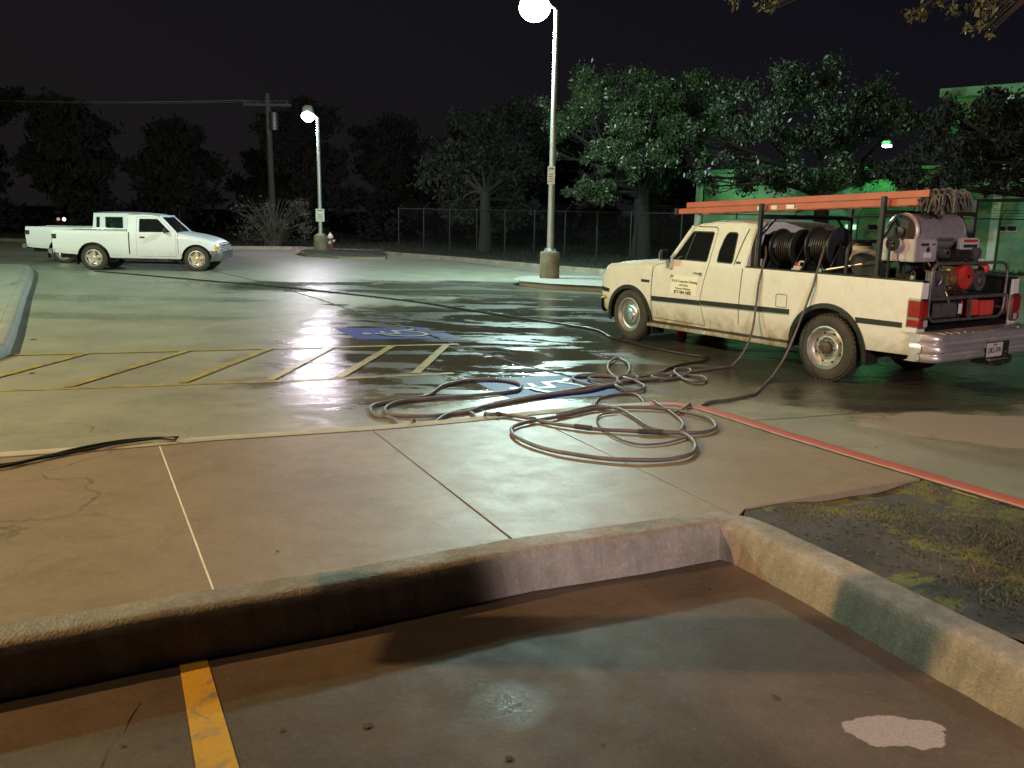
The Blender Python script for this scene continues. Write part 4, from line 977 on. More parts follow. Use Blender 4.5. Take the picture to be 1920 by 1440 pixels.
    mb = MB(); mb.cyl((0, -s * W, 0), (0, -s * (W - .06), 0), .15, n=24); mb.build('brake_drum', 'hub_rust', w)
    return w

def bed_and_cab(t, S, paint):
    """body shared by both kinds of pickup. S: dimensions in the truck's own frame, X forward, Y left, Z up"""
    hw, fn = S['hw'], S['fn']
    for sg in (1, -1):
        mp = lambda s, z: (s, sg * (hw + fn(s, z)), z)
        mb = MB(); holes = [S['door']] + S['holes']; mb.panel(S['outline'], holes, mp, thick=.018, dz=.06, dx=.10)
        o = mb.build('body_side', paint, t, angle=32)
        mb = MB(); mb.panel(offset_closed(S['door'], S.get('gap', .007)), [S['door_glass']], lambda s, z: (s, sg * (hw + fn(s, z) + .001), z), thick=.018, dz=.06, dx=.10)
        d = mb.build('door', paint, t, angle=32)
        S.setdefault('gap', .007)
        mb = MB(); mb.panel(offset_closed(S['door'], -.03), [offset_closed(S['door_glass'], -.03)], lambda s, z: (s, sg * (hw + fn(s, z) - .035), z), thick=.01, dz=.2, dx=.3); mb.build('door_seal', 'black_plastic', d)
        mb = MB(); mb.panel(offset_closed(S['door_glass'], -.012), [], lambda s, z: (s, sg * (hw + fn(s, z) - .018), z), thick=.006, dz=.12, dx=.3); mb.build('window', 'glass_dark', d)
        mb = MB(); mb.panel(S['door_glass'], [offset_closed(S['door_glass'], .016)], lambda s, z: (s, sg * (hw + fn(s, z) - .001), z), thick=.012, dz=.12, dx=.3); mb.build('window_trim', 'black_plastic', d)
        for h in S['holes']:
            mb = MB(); mb.panel(offset_closed(h, -.015), [], lambda s, z: (s, sg * (hw + fn(s, z) - .014), z), thick=.006, dz=.12, dx=.3); mb.build('side_window', 'glass_dark', t)
            mb = MB(); mb.panel(h, [offset_closed(h, .016)], lambda s, z: (s, sg * (hw + fn(s, z) + .002), z), thick=.012, dz=.12, dx=.3); mb.build('window_trim', 'black_plastic', t)
        # wheel arch liners
        for (cx, cz, r) in S['arches']:
            mb = MB(); A = arc(cx, cz, r + .006, -4, 184, 18); mb.grid([[(a, sg * (hw + fn(a, b) - .012), b) for a, b in A], [(a, sg * (hw - .42), b) for a, b in A]])
            mb.poly([(a, sg * (hw - .42), b) for a, b in A]); mb.build('wheel_arch', 'black_plastic', t)
    # roof
    rs, re = S['roof_r'], S['roof_f']; rows = []
    for i in range(13):
        u = i / 12; s = rs + (re - rs) * u; zt = S['roof_z'](s); ye = hw + fn(s, zt) + .004; row = []
        for j in range(17):
            v = -1 + 2 * j / 16; cz = S['crown'] * (1 - abs(v) ** 2.6) * (1 - .55 * u ** 6 - .5 * (1 - u) ** 8); row.append((s, ye * v, zt + cz + .004))
        rows.append(row)
    mb = MB(); mb.grid(rows); mb.grid([[(rs, y, z) for (s, y, z) in rows[0]], [(rs, y * .995, S['roof_z'](rs) - .05) for (s, y, z) in rows[0]]]); mb.build('roof', paint, t, angle=50)
    # windscreen and rear window, with pillars
    c0, c1 = S['cowl'], (re, S['roof_z'](re)); rows = []
    for i in range(7):
        u = i / 6; s = c0[0] + (c1[0] - c0[0]) * u; z = c0[1] + (c1[1] - c0[1]) * u; ye = hw + fn(s, z) - .03
        rows.append([(s + .10 * (1 - (v / 6 - 1) ** 2), ye * (v / 6 - 1), z + .004) for v in range(13)])
    mb = MB(); mb.grid(rows); mb.build('windscreen', 'glass_dark', t)
    mb = MB()
    for sg in (1, -1): mb.tube([(c0[0] + .01, sg * (hw + fn(*c0) - .03), c0[1]), (c1[0] + .01, sg * (hw + fn(*c1) - .03), c1[1] - .01)], .026, 10)
    mb.tube([(c1[0] + .01 + .09 * (1 - v * v), (hw + fn(*c1) - .04) * v, c1[1] + .01) for v in [q / 6 - 1 for q in range(13)]], .028, 8); mb.build('windscreen_frame', paint, t)
    zb = S['back_z']; zt = S['roof_z'](rs); yb = hw + fn(rs, zb) - .01; yt = hw + fn(rs, zt) - .01; zz = S['glass_z']
    yf = lambda z: yb + (yt - yb) * (z - zb) / (zt - zb)
    mb = MB(); q = [(yf(zz[0]) * -.80, zz[0]), (yf(zz[0]) * .80, zz[0]), (yf(zz[1]) * .78, zz[1]), (yf(zz[1]) * -.78, zz[1])]
    mb.panel([(-yb, S['floor']), (yb, S['floor']), (yb, zb), (yt, zt), (-yt, zt), (-yb, zb)], [q], lambda y, z: (rs + .005, y, z), thick=.02, dz=.3, dx=.5); mb.build('cab_back', paint, t)
    mb = MB(); mb.poly([(rs + .012, y, z) for y, z in offset_closed(q, -.02)]); mb.build('rear_window', 'glass_dark', t)
    # bonnet and nose
    rows = []; hz = S['hood_z']; n0, n1 = S['cowl'][0] + .03, S['nose']
    for i in range(15):
        u = i / 14; s = n0 + (n1 - n0) * u; z = hz(s); ye = hw + fn(s, z - .004) + .002; row = []
        for j in range(17):
            v = -1 + 2 * j / 16; row.append((s, ye * v, z + .055 * (1 - abs(v) ** 3) * (1 - .6 * u ** 4) - .004 + .008 * (1 if .72 < abs(v) < .86 else 0)))
        rows.append(row)
    mb = MB(); mb.grid(rows); mb.build('bonnet', paint, t, angle=40)
    zn = hz(n1); yn = hw + fn(n1, zn) + .002
    mb = MB(); rws = []
    for k in range(7):
        z = zn - (zn - S['chin']) * k / 6; rws.append([(n1 + .02 * sin(pi * k / 6) + .03 * (1 - (v / 4 - 1) ** 2), (hw + fn(n1, z)) * (v / 4 - 1), z) for v in range(9)])
    mb.grid(rws); mb.build('nose_panel', paint, t)
    mb = MB()
    for k in range(5): mb.box((n1 + .05, -.52, zn - .28 + k * .055), (n1 + .085, .52, zn - .262 + k * .055))
    mb.box((n1 + .045, -.56, zn - .31), (n1 + .08, .56, zn - .29)); mb.box((n1 + .045, -.56, zn - .05), (n1 + .08, .56, zn - .03)); mb.build('grille', 'chrome', t)
    for sg in (1, -1):
        mb = MB(); mb.box((n1 - .0, sg * .60 - .001 if sg > 0 else sg * .83, zn - .29), (n1 + .055, sg * .83 if sg > 0 else sg * .60, zn - .06), .02); mb.build('headlight', 'clear_lens', t)
    # bed
    rf, rr_, fl, rl = S['roof_r'] - .02, S['rear'], S['floor'], S['rail_z']
    for sg in (1, -1):
        mb = MB(); mb.box((rr_ + .02, min(sg * (hw - .13), sg * (hw - .115)), fl), (rf, max(sg * (hw - .13), sg * (hw - .115)), rl - .02)); mb.build('bed_wall', 'bed_liner', t)
        mb = MB(); a, b = sorted((sg * (hw - .135), sg * (hw + fn(.5, rl) - .001))); mb.box((rr_ + .005, a, rl - .012), (rf + .01, b, rl + .012), .006); mb.build('bed_rail', S['rail_mat'], t)
        a, b = sorted((sg * (hw - .135), sg * (hw - .012)))
        mb = MB(); mb.box((rr_ - .002, a, S['sill']), (rr_ + .03, b, rl - .012), .006); mb.build('bed_pillar', paint, t)
    mb = MB(); mb.box((rr_ + .02, -hw + .13, fl - .03), (rf, hw - .13, fl))
    for k in range(9): y = -hw + .25 + k * (2 * hw - .5) / 8; mb.box((rr_ + .02, y - .03, fl), (rf, y + .03, fl + .012))
    mb.build('bed_floor', 'bed_liner', t); mb = MB(); mb.box((rf - .02, -hw + .13, fl), (rf, hw - .13, rl)); mb.build('bed_bulkhead', paint if paint != 'cream_paint' else 'bed_liner', t)
    # chassis
    mb = MB()
    for sg in (1, -1): a, b = sorted((sg * .38, sg * .48)); mb.box((rr_ + .05, a, S['fr_z']), (n1 - .05, b, S['fr_z'] + .14), .01)
    for x in (rr_ + .2, .9, 1.9, 2.8): mb.box((x, -.4, S['fr_z'] + .02), (x + .09, .4, S['fr_z'] + .1))
    (ax, az, _), (bx, bz, _) = S['arches']; R = S['R']
    mb.cyl((ax, -hw + .2, R), (ax, hw - .2, R), .05, n=14); mb.ball((ax, .05, R), .15, (1.1, 1, .95)); mb.cyl((bx, -hw + .2, R - .02), (bx, hw - .2, R - .02), .04, n=10)
    mb.cyl((ax + .1, .05, R), (2.2, .0, S['fr_z'] + .08), .035, n=10); mb.box((1.9, -.22, S['fr_z'] - .08), (3.1, .25, S['fr_z'] + .22), .05); mb.box((.8, -.3 - .45, S['fr_z'] - .04), (1.8, -.5, S['fr_z'] + .16), .04)
    mb.tube([(2.4, .35, S['fr_z']), (1.0, .42, S['fr_z'] - .02), (.5, .5, S['fr_z'] + .05), (rr_ + .1, .62, S['fr_z'] + .0)], .03, 8); mb.build('chassis', 'hub_rust' if False else 'dark_steel', t)
    mb = MB(); mb.box((S['cab_floor'][0], -hw + .06, S['cab_floor'][2]), (S['cab_floor'][1], hw - .06, S['cab_floor'][2] + .04)); mb.box((S['roof_r'] + .03, -hw + .1, S['cab_floor'][2] + .04), (S['cowl'][0] - .05, hw - .1, zb - .12)); mb.build('cab_floor', 'black_plastic', t)
    for x_, z_ in ((ax, R), (bx, R)):
        for sg in (1, -1): make_wheel(t, x_, sg * (hw - (0.0 if sg else 0)), z_, R, S['W'], sg, S['wheel'](x_, sg), S['tyre'])

# ---- the work truck
A_ = Vector((3.70, 9.80, 0)); U_ = Vector((-.53308, .84606, 0)); N_ = Vector((-.84606, -.53308, 0)); HWD = 0.95
def dodge_fn(s, z):
    y = 0.012
    if z < .75: y -= (.75 - z) ** 2 * .28
    elif z < 1.235: y -= .03 * ((z - .75) / .485) ** 2
    else: y -= .03 + (z - 1.235) * .33
    if s > 4.15: y -= (s - 4.15) ** 2 * 1.0
    zt = hood(s)
    if s > 2.9 and z > zt - .09: y -= .045 * ((z - zt + .09) / .09) ** 2
    return y
def hood(s):
    P = ((2.7, 1.245), (2.86, 1.238), (3.3, 1.205), (3.9, 1.155), (4.18, 1.128), (4.28, 1.09), (4.34, 1.02), (4.5, .9))
    for (a, za), (b, zb) in zip(P, P[1:]):
        if s <= b: return za + (zb - za) * (s - a) / (b - a)
    return .9
def dodge_roof(s):
    P = ((1.3, 1.775), (1.44, 1.785), (1.7, 1.80), (2.15, 1.795), (2.42, 1.765), (2.60, 1.705), (2.7, 1.66))
    for (a, za), (b, zb) in zip(P, P[1:]):
        if s <= b: return za + (zb - za) * max(0, s - a) / (b - a)
    return 1.66
TR = empty('work_truck', tuple(A_ - N_ * HWD), atan2(U_.y, U_.x)); tag(TR, 'cream extended cab pickup with black stripe, ladder rack and chrome rear bumper on wet concrete', 'pickup truck')
top = [(4.36, .60), (4.385, .75), (4.375, .93), (4.34, 1.02), (4.28, 1.09), (4.18, 1.128), (3.9, 1.155), (3.3, 1.205), (2.86, 1.238), (2.83, 1.27), (2.60, 1.705), (2.42, 1.765), (2.15, 1.795), (1.70, 1.80), (1.44, 1.785), (1.44, 1.235), (-1.03, 1.235), (-1.03, .76), (-1.0, .46), (-.425, .445)]
outl = top + arc(.10, .37, .53, 172, 0, 16)[:-1] + [(.632, .40), (3.155, .36)] + arc(3.66, .33, .50, 176, 6, 16) + [(4.33, .44)]
door = [(3.14, .40), (3.17, .75), (3.17, 1.08), (3.13, 1.17), (2.92, 1.225), (2.80, 1.29), (2.545, 1.70), (2.50, 1.735), (2.12, 1.735), (2.075, 1.70), (2.065, 1.24), (2.13, .95), (2.16, .74), (2.075, .46), (2.08, .40)]
dglass = [(2.79, 1.265), (2.765, 1.30), (2.55, 1.655), (2.52, 1.67), (2.15, 1.67), (2.125, 1.65), (2.115, 1.28), (2.135, 1.262)]
qglass = [(1.93, 1.27), (1.95, 1.31), (1.955, 1.42), (1.93, 1.58), (1.90, 1.65), (1.86, 1.675), (1.74, 1.675), (1.70, 1.65), (1.67, 1.42), (1.655, 1.30), (1.675, 1.265)]
SD = dict(gap=.012, hw=HWD, fn=dodge_fn, outline=outl, door=door, door_glass=dglass, holes=[qglass], arches=[(.10, .37, .53), (3.66, .33, .50)], roof_r=1.44, roof_f=2.60, roof_z=dodge_roof, crown=.05,
          cowl=(2.85, 1.25), back_z=1.24, glass_z=(1.34, 1.66), hood_z=hood, nose=4.30, chin=.45, rear=-1.03, floor=.72, rail_z=1.24, sill=.46, rail_mat='black_plastic', fr_z=.36,
          cab_floor=(.75, 3.2, .40), R=.388, W=.235, wheel=lambda x, sg: 'steel' if x < 1 else 'cap', tyre='dirty_rubber')
bed_and_cab(TR, SD, 'cream_paint')
def side_piece(name, poly, off, mat, parent, sgs=(1,), hole=[], thick=.008, dz=.06, dx=.12, fn=dodge_fn, hw=HWD):
    for sg in sgs:
        mb = MB(); mb.panel(poly, hole, lambda s, z: (s, sg * (hw + fn(s, z) + off), z), thick=thick, dz=dz, dx=dx); o = mb.build(name, mat, parent)
    return o
for pl in ([(4.37, .70), (4.37, .765), (4.13, .745), (4.14, .69)], [(3.14, .655), (3.145, .72), (2.165, .745), (2.165, .685)], [(2.145, .69), (2.145, .75), (.645, .785), (.645, .725)], [(-.30, .735), (-.285, .795), (-.86, .80), (-.86, .745)]):
    side_piece('side_stripe', pl, .011, 'black_plastic', TR, (1, -1))
for (cx, cz, r) in SD['arches']:
    ring = arc(cx, cz, r + .012, 188 if cx < 1 else 190, -8, 20); inn = arc(cx, cz, r - .045, -8, 188 if cx < 1 else 190, 20)
    side_piece('arch_trim', ring + inn, .014, 'black_plastic', TR, (1, -1), thick=.02, dz=2, dx=4)
side_piece('rocker_step', [(3.26, .27), (3.24, .315), (.66, .36), (.66, .31)], .035, 'cream_paint', TR, (1, -1), thick=.06)
side_piece('rocker_strip', [(3.20, .33), (3.18, .352), (.66, .395), (.66, .372)], .018, 'grime', TR, (1, -1), thick=.02)
fd = offset_closed([(.86, .80), (.87, .94), (.85, .955), (.71, .955), (.695, .94), (.69, .81), (.705, .795), (.84, .79)], 0)
side_piece('fuel_door', fd, .002, 'black_plastic', TR, hole=[offset_closed(fd, .007)], thick=.003)
side_piece('vent_bar', [(2.545, 1.27), (2.565, 1.27), (2.50, 1.665), (2.482, 1.665)], -.008, 'black_plastic', TR, (1, -1), thick=.006)
side_piece('drip_rail', [(2.60, 1.70), (2.42, 1.762), (2.15, 1.792), (1.70, 1.796), (1.46, 1.782), (1.46, 1.77), (1.70, 1.784), (2.15, 1.78), (2.41, 1.75), (2.59, 1.69)], .010, 'cream_paint', TR, (1, -1), thick=.012)
side_piece('stripe_edge', [(3.14, .648), (3.14, .655), (.645, .725), (.645, .717)], .012, 'aluminium', TR, (1, -1), thick=.006)
side_piece('cab_seam', [(1.455, .50), (1.467, .50), (1.467, 1.22), (1.455, 1.22)], .0015, 'dark_label', TR, (1, -1), thick=.002)
side_piece('fender_seam', [(3.158, .42), (3.165, .42), (3.18, 1.16), (3.173, 1.16)], .0015, 'dark_label', TR, (1, -1), thick=.002)
side_piece('fender_badge', [(3.40, .905), (3.40, .945), (3.22, .945), (3.22, .905)], .004, 'black_plastic', TR, thick=.006)
side_piece('cab_badge', [(1.60, 1.275), (1.60, 1.305), (1.52, 1.305), (1.52, 1.275)], .004, 'black_plastic', TR, thick=.006)
side_piece('cab_vent', [(1.635, 1.26), (1.62, 1.26), (1.575, 1.55), (1.53, 1.72), (1.545, 1.72), (1.59, 1.56)], .003, 'black_plastic', TR, (1, -1), thick=.004)
side_piece('marker_light', [(4.30, .60), (4.30, .64), (4.20, .635), (4.20, .595)], .004, 'amber_lens', TR, (1, -1), thick=.008)
mb = MB(); y = HWD + dodge_fn(2.3, 1.11); mb.box((2.19, y, 1.10), (2.32, y + .03, 1.118), .004); mb.box((2.17, y, 1.075), (2.22, y + .02, 1.12), .006); mb.build('door_handle', 'chrome', TR)
mb = MB(); mb.cyl((2.2, y - .01, 1.04), (2.2, y + .006, 1.04), .012, n=12); mb.build('door_lock', 'dark_steel', TR)
# door lettering
panel_y = lambda z: HWD + dodge_fn(2.5, z)
SG = side_piece('door_sign', [(2.76, .80), (2.76, 1.055), (2.245, 1.055), (2.245, .80)], .002, 'white_label', TR, thick=.003, dz=.05, dx=.2)
MATS['white_label_dim'] = MATS['cream_paint']; SG.data.materials.clear(); SG.data.materials.append(simple('sign_cream', (.80, .82, .72), .5, var=.05))
for body, size, z, x, m in (('R & R Concrete Cleaning', .050, .975, 2.49, 'wood_tan'), ('and Sealing', .040, .925, 2.50, 'wood_tan2'), ('Pressure Washing', .042, .875, 2.51, 'wood_tan2'), ('817-584-1005', .062, .822, 2.51, 'black_plastic')):
    text_obj('lettering', body, size, (x, panel_y(z) + .0058, z), (-1, 0, 0), (0, -.0, 1), m, SG, sx=.98)
mb = MB()
for k in range(3): mb.tube([(2.79 - .015 * k, panel_y(1.04) + .004, 1.00 + .012 * k), (2.755 - .012 * k, panel_y(1.04) + .004, 1.055 - .01 * k), (2.72, panel_y(1.04) + .004, 1.01 + .02 * k)], .0035, 5)
mb.build('painted_emblem', 'hub_rust', TR)
# mirrors
for sg in (1, -1):
    y0 = sg * (HWD + dodge_fn(2.8, 1.27)); m_ = empty('wing_mirror', (2.80, y0, 1.30)); m_.parent = TR
    mb = MB(); mb.box((-.035, min(sg * .06, sg * .24), -.055), (.045, max(sg * .06, sg * .24), .10), .025); mb.build('housing', 'chrome', m_)
    mb = MB(); mb.box((-.045, min(sg * .075, sg * .225), -.04), (-.036, max(sg * .075, sg * .225), .085), .003); mb.build('mirror_glass', 'glass_dark', m_)
    mb = MB(); a, b = sorted((sg * .0, sg * .075)); mb.extr([(.055, a, -.05), (-.055, a, -.05), (-.03, a, -.16), (.03, a, -.16)], (0, b - a, 0)); mb.tube([(0, sg * .05, -.06), (0, sg * .12, -.03), (0, sg * .14, 0)], .018, 8); mb.build('bracket', 'chrome', m_)
# lamps at the rear corners
for sg in (1, -1):
    tl = empty('tail_light', (-1.03, sg * HWD, .90)); tl.parent = TR
    a, b = sorted((sg * .012, sg * -.135))
    mb = MB(); mb.box((-.022, a, -.155), (.14, b, .165), .012); mb.build('bezel', 'chrome', tl)
    mb = MB(); a, b = sorted((sg * .022, sg * -.120)); mb.box((-.034, a, -.045), (.125, b, .152), .012); mb.build('red_lens', 'red_lens', tl)
    mb = MB(); mb.box((-.034, a, -.14), (.125, b, -.05), .012); c_ = mb.build('lower_lens', 'red_lens' if False else 'clear_lens', tl)
    c_.data.materials.clear(); c_.data.materials.append(MATS['red_lens'])
    mb = MB(); a, b = sorted((sg * -.045, sg * -.112)); mb.box((-.040, a, -.13), (-.030, b, -.06), .004); mb.build('reversing_lens', 'clear_lens', tl)
# rear bumper: step on top, two rounded ridges, wrapped ends
bp = empty('rear_bumper', (-1.03, 0, 0)); bp.parent = TR
prof = [(-.10, .715), (-.235, .705), (-.255, .69), (-.262, .66), (-.250, .635), (-.225, .625), (-.225, .61), (-.262, .60), (-.280, .575), (-.284, .545), (-.272, .52), (-.250, .508), (-.250, .498), (-.270, .486), (-.276, .46), (-.262, .43), (-.22, .415)]
rows = []
for k in range(41):
    v = -1 + 2 * k / 40; yy = v * (HWD + .055); e = max(0, abs(v) - .90) / .10; pull = .17 * e ** 2.2
    rows.append([(x + pull, yy, z) for x, z in prof])
mb = MB(); mb.grid(rows)
for sg in (1, -1):
    mb.grid([[(x + .17 + q, sg * (HWD + .055 + .012 * (z < .6)), z) for x, z in prof] for q in (0, .06, .13)])
mb.grid([[(-.02, v * (HWD + .04), .72), (-.10, v * (HWD + .04), .716)] for v in (-1, 0, 1)]); mb.build('face', 'bumper_chrome', bp, angle=50)
mb = MB()
for k in range(12): mb.box((-.21, -.75 + k * .13, .708), (-.12, -.66 + k * .13, .716), .002)
mb.build('tread', 'aluminium', bp)
lp = empty('license_plate', (-.292, -.42 + .0, .50)); lp.parent = bp
lp.location = (-.292, -.06, .505)
mb = MB(); mb.box((0, -.155, -.078), (.006, .155, .078), .003); pl_ = mb.build('plate', 'plate_white', lp)
text_obj('lettering', 'DK5-3741', .085, (-.0022, 0, -.008), (0, -1, 0), (0, 0, 1), 'dark_steel', lp, sx=.72)
text_obj('lettering', 'TEXAS', .024, (-.0022, 0, .055), (0, -1, 0), (0, 0, 1), 'dark_steel', lp)
mb = MB(); mb.box((.007, -.30, -.085), (.02, .16, .085), .006); mb.build('plate_recess', 'dark_steel', lp)
mb = MB(); mb.box((-.02, -.26, -.115), (.03, .10, -.10), .003); mb.build('plate_shelf', 'aluminium', lp)
mb = MB(); mb.box((-1.28, -.34, .30), (-.98, -.20, .41), .01); mb.cyl((-1.32, -.27, .40), (-1.32, -.27, .45), .02, n=10); mb.ball((-1.32, -.27, .47), .03); mb.box((-1.36, -.33, .34), (-1.2, -.21, .38), .008); mb.tube([(-1.25, -.1, .40), (-1.29, -.08, .33), (-1.25, -.03, .30)], .014, 8); mb.box((-1.28, -.52, .33), (-1.15, -.42, .41), .01); mb.build('tow_hitch', 'dark_steel', TR)
mb = MB(); rws = []
for k in range(21):
    v = -1 + 2 * k / 20; pull = -.20 * max(0, (abs(v) - .82) / .18) ** 1.8; rws.append([(4.38 + x + pull, v * (HWD + .03), z) for x, z in ((0, .60), (.10, .59), (.12, .55), (.11, .44), (.06, .38), (-.02, .37))])
mb.grid(rws); mb.build('front_bumper', 'dark_steel', TR)
for x, sg in ((3.16, 1), (-.42, 1), (3.16, -1), (-.42, -1)):
    mb = MB(); a, b = sorted((sg * (HWD - .02), sg * (HWD - .26))); mb.box((x - .015, a, .16 if x > 0 else .26), (x, b, .46), .004); mb.build('mud_flap', 'black_plastic', TR)
# ladder rack
rk = empty('ladder_rack', (0, 0, 0)); rk.parent = TR
for x, zt in ((1.27, 2.04), (-.44, 2.12)):
    for sg in (1, -1):
        y = sg * (HWD - .07); mb = MB(); mb.box((x - .025, y - .025, 1.25), (x + .025, y + .025, zt), .004); mb.box((x - .06, y - .045, 1.25), (x + .06, y + .045, 1.262)); mb.build('post', 'dark_steel', rk)
        mb = MB(); mb.tube([(x, y, 1.62), (x, y - sg * .30, zt - .16)], .016, 8); mb.build('brace', 'dark_steel', rk)
    mb = MB(); mb.box((x - .022, -HWD + .07, zt - .19), (x + .022, HWD - .07, zt - .145), .004); mb.build('crossbar', 'dark_steel', rk)
mb = MB(); mb.tube([(-.44, -HWD + .07, 1.98), (1.27, -HWD + .07, 1.90)], .016, 8); mb.build('side_rail', 'dark_steel', rk)

# ---- things carried by the truck (top level, placed in the truck's frame)
TM = Matrix.Translation(A_ - N_ * HWD) @ Matrix.Rotation(atan2(U_.y, U_.x), 4, 'Z'); TANG = atan2(U_.y, U_.x)
def on_truck(name, label, cat, x, y, z, group=None):
    p = TM @ Vector((x, y, z)); return tag(empty(name, tuple(p), TANG), label, cat, group)
# extension ladder lying flat on the rack, slightly tail-high
ld = on_truck('extension_ladder', 'orange fibreglass extension ladder lying flat on the truck rack', 'ladder', 0, 0, 0)
def lz(x): return 1.965 + (2.86 - x) * .0375
ladder_y = (HWD - .14, HWD - .60)
for sec, (xa, xb, dz_) in enumerate(((2.86, -.78, -.035), (2.70, -.90, .045))):
    for yy in ladder_y:
        mb = MB(); s_ = -1 if yy == ladder_y[0] else 1; yo = yy + (.0 if sec == 0 else s_ * .012)
        for (h0, h1, w0, w1) in ((-.037, .037, 0, .005), (.033, .037, 0, .03), (-.037, -.033, 0, .03)):
            a, b = sorted((yo + s_ * w0, yo + s_ * w1))
            mb.extr([(xa, a, lz(xa) + dz_ + h0), (xb, a, lz(xb) + dz_ + h0), (xb, a, lz(xb) + dz_ + h1), (xa, a, lz(xa) + dz_ + h1)], (0, b - a, 0))
        mb.build('side_rail', 'orange_fibreglass', ld)
    for k in range(11):
        x = xa - .18 - k * .305; mb = MB(); mb.cyl((x, ladder_y[0] - .016, lz(x) + dz_), (x, ladder_y[1] + .016, lz(x) + dz_), .017, n=10); mb.build('rung', 'aluminium', ld)
for yy in ladder_y:
    mb = MB(); mb.box((2.84, yy - .02, lz(2.86) - .085), (2.92, yy + .02, lz(2.86) + .01), .01); mb.build('foot', 'rubber', ld)
for x, w, m in ((1.36, .09, 'white_label'), (1.14, .10, 'sign_white'), (.86, .17, 'white_label'), (.80, .05, 'engine_red')):
    mb = MB(); a = ladder_y[0]; mb.box((x - w / 2, a + .0005, lz(x) - .06), (x + w / 2, a + .0035, lz(x) - .012)); mb.build('sticker', m, ld)
# bundle of cords hanging over the ladder's tail
cb = on_truck('cord_bundle', 'tangled grey bundle of cords draped over the rear end of the ladder', 'cord bundle', -.95, HWD - .30, 2.06)
r = random.Random(3); mb = MB()
for k in range(90):
    x = r.uniform(-.14, .14); y = r.uniform(-.28, .12); a = r.uniform(.04, .10); h = r.uniform(.05, .14); drop = r.uniform(.02, .13)
    mb.tube(spline([(x - a, y + r.uniform(-.05, .05), -drop + .02), (x - a * .6, y, h * .7), (x, y + r.uniform(-.04, .04), h), (x + a * .6, y, h * .6), (x + a, y + r.uniform(-.05, .05), -drop)], 4), .009, 5)
mb.build('cords', 'rope', cb)
# hose reels
def hose_reel(x, y, z, label):
    t = on_truck('hose_reel', label, 'hose reel', x, y, z, 'hose reels in the truck bed')
    for sx in (-.16, .16):
        mb = MB(); mb.lathe([(sx - .006, .236), (sx - .012, .23), (sx - .012, .08), (sx + .012, .08), (sx + .012, .23), (sx + .006, .236)], (0, 0, 0), 'X', 44, close=True); mb.lathe([(sx - .01, .09), (sx + .01, .09)], (0, 0, 0), 'X', 20); mb.build('flange', 'dark_steel', t)
    mb = MB(); mb.cyl((-.15, 0, 0), (.15, 0, 0), .09, n=24); mb.cyl((-.24, 0, 0), (.24, 0, 0), .022, n=12); mb.build('drum', 'dark_steel', t)
    mb = MB(); pts = []
    for layer in range(4):
        for k in range(8 * 14 + 1):
            u = k / (8 * 14); a = 2 * pi * 8 * u; rr = .112 + .024 * layer; xx = (-.135 + .27 * u) * (1 if layer % 2 == 0 else -1); pts.append((xx, rr * cos(a), rr * sin(a)))
    mb.tube(pts, .0125, 6); mb.build('wound_hose', 'hose_black', t)
    for sx in (-.2, .2):
        mb = MB(); mb.box((sx - .012, -.02, -.02), (sx + .012, .02, .02)); mb.extr([(sx - .01, -.22, -.30), (sx - .01, .22, -.30), (sx - .01, .03, .03), (sx - .01, -.03, .03)], (.02, 0, 0)); mb.build('stand', 'dark_steel', t)
    mb = MB(); mb.box((-.22, -.25, -.62), (.22, .25, -.30), .01); mb.build('base', 'grime', t)
    return t
hose_reel(.50, HWD - .42, 1.54, 'black hose reel standing in the truck bed below the middle of the ladder')
hose_reel(1.08, HWD - .46, 1.50, 'black hose reel right behind the truck cab')
# water tank (pale) behind reels and a toolbox: light shapes seen over the bed side
wt = on_truck('water_tank', 'pale plastic water tank behind the hose reels in the truck bed', 'water tank', .75, -.42, .735)
mb = MB(); mb.lathe([(0, .34), (.03, .38), (.60, .38), (.68, .34), (.74, .20), (.76, .16), (.80, .16), (.80, .001)], (0, 0, 0), 'Z', 36); mb.build('shell', 'grey_wall', wt)
mb = MB()
for z in (.15, .30, .45): mb.lathe([(z - .012, .381), (z, .392), (z + .012, .381)], (0, 0, 0), 'Z', 36)
mb.build('ribs', 'grey_wall', wt); mb = MB(); mb.lathe([(.80, .15), (.84, .14), (.84, .001)], (0, 0, 0), 'Z', 24); mb.build('lid', 'black_plastic', wt)
# jerrycan-like small pale box
jb = on_truck('plastic_jug', 'small pale plastic jug wedged beside the hose reel', 'jug', .80, HWD - .30, 1.05)
mb = MB(); mb.box((-.09, -.07, 0), (.09, .07, .24), .03); mb.build('body', 'plate_white', jb); mb = MB(); mb.cyl((.04, 0, .235), (.04, 0, .28), .025, n=14); mb.build('cap', 'engine_red', jb); mb = MB(); mb.tube(spline([(-.07, 0, .235), (-.06, 0, .29), (.0, 0, .29), (.01, 0, .235)], 5), .012, 8); mb.build('handle', 'plate_white', jb)
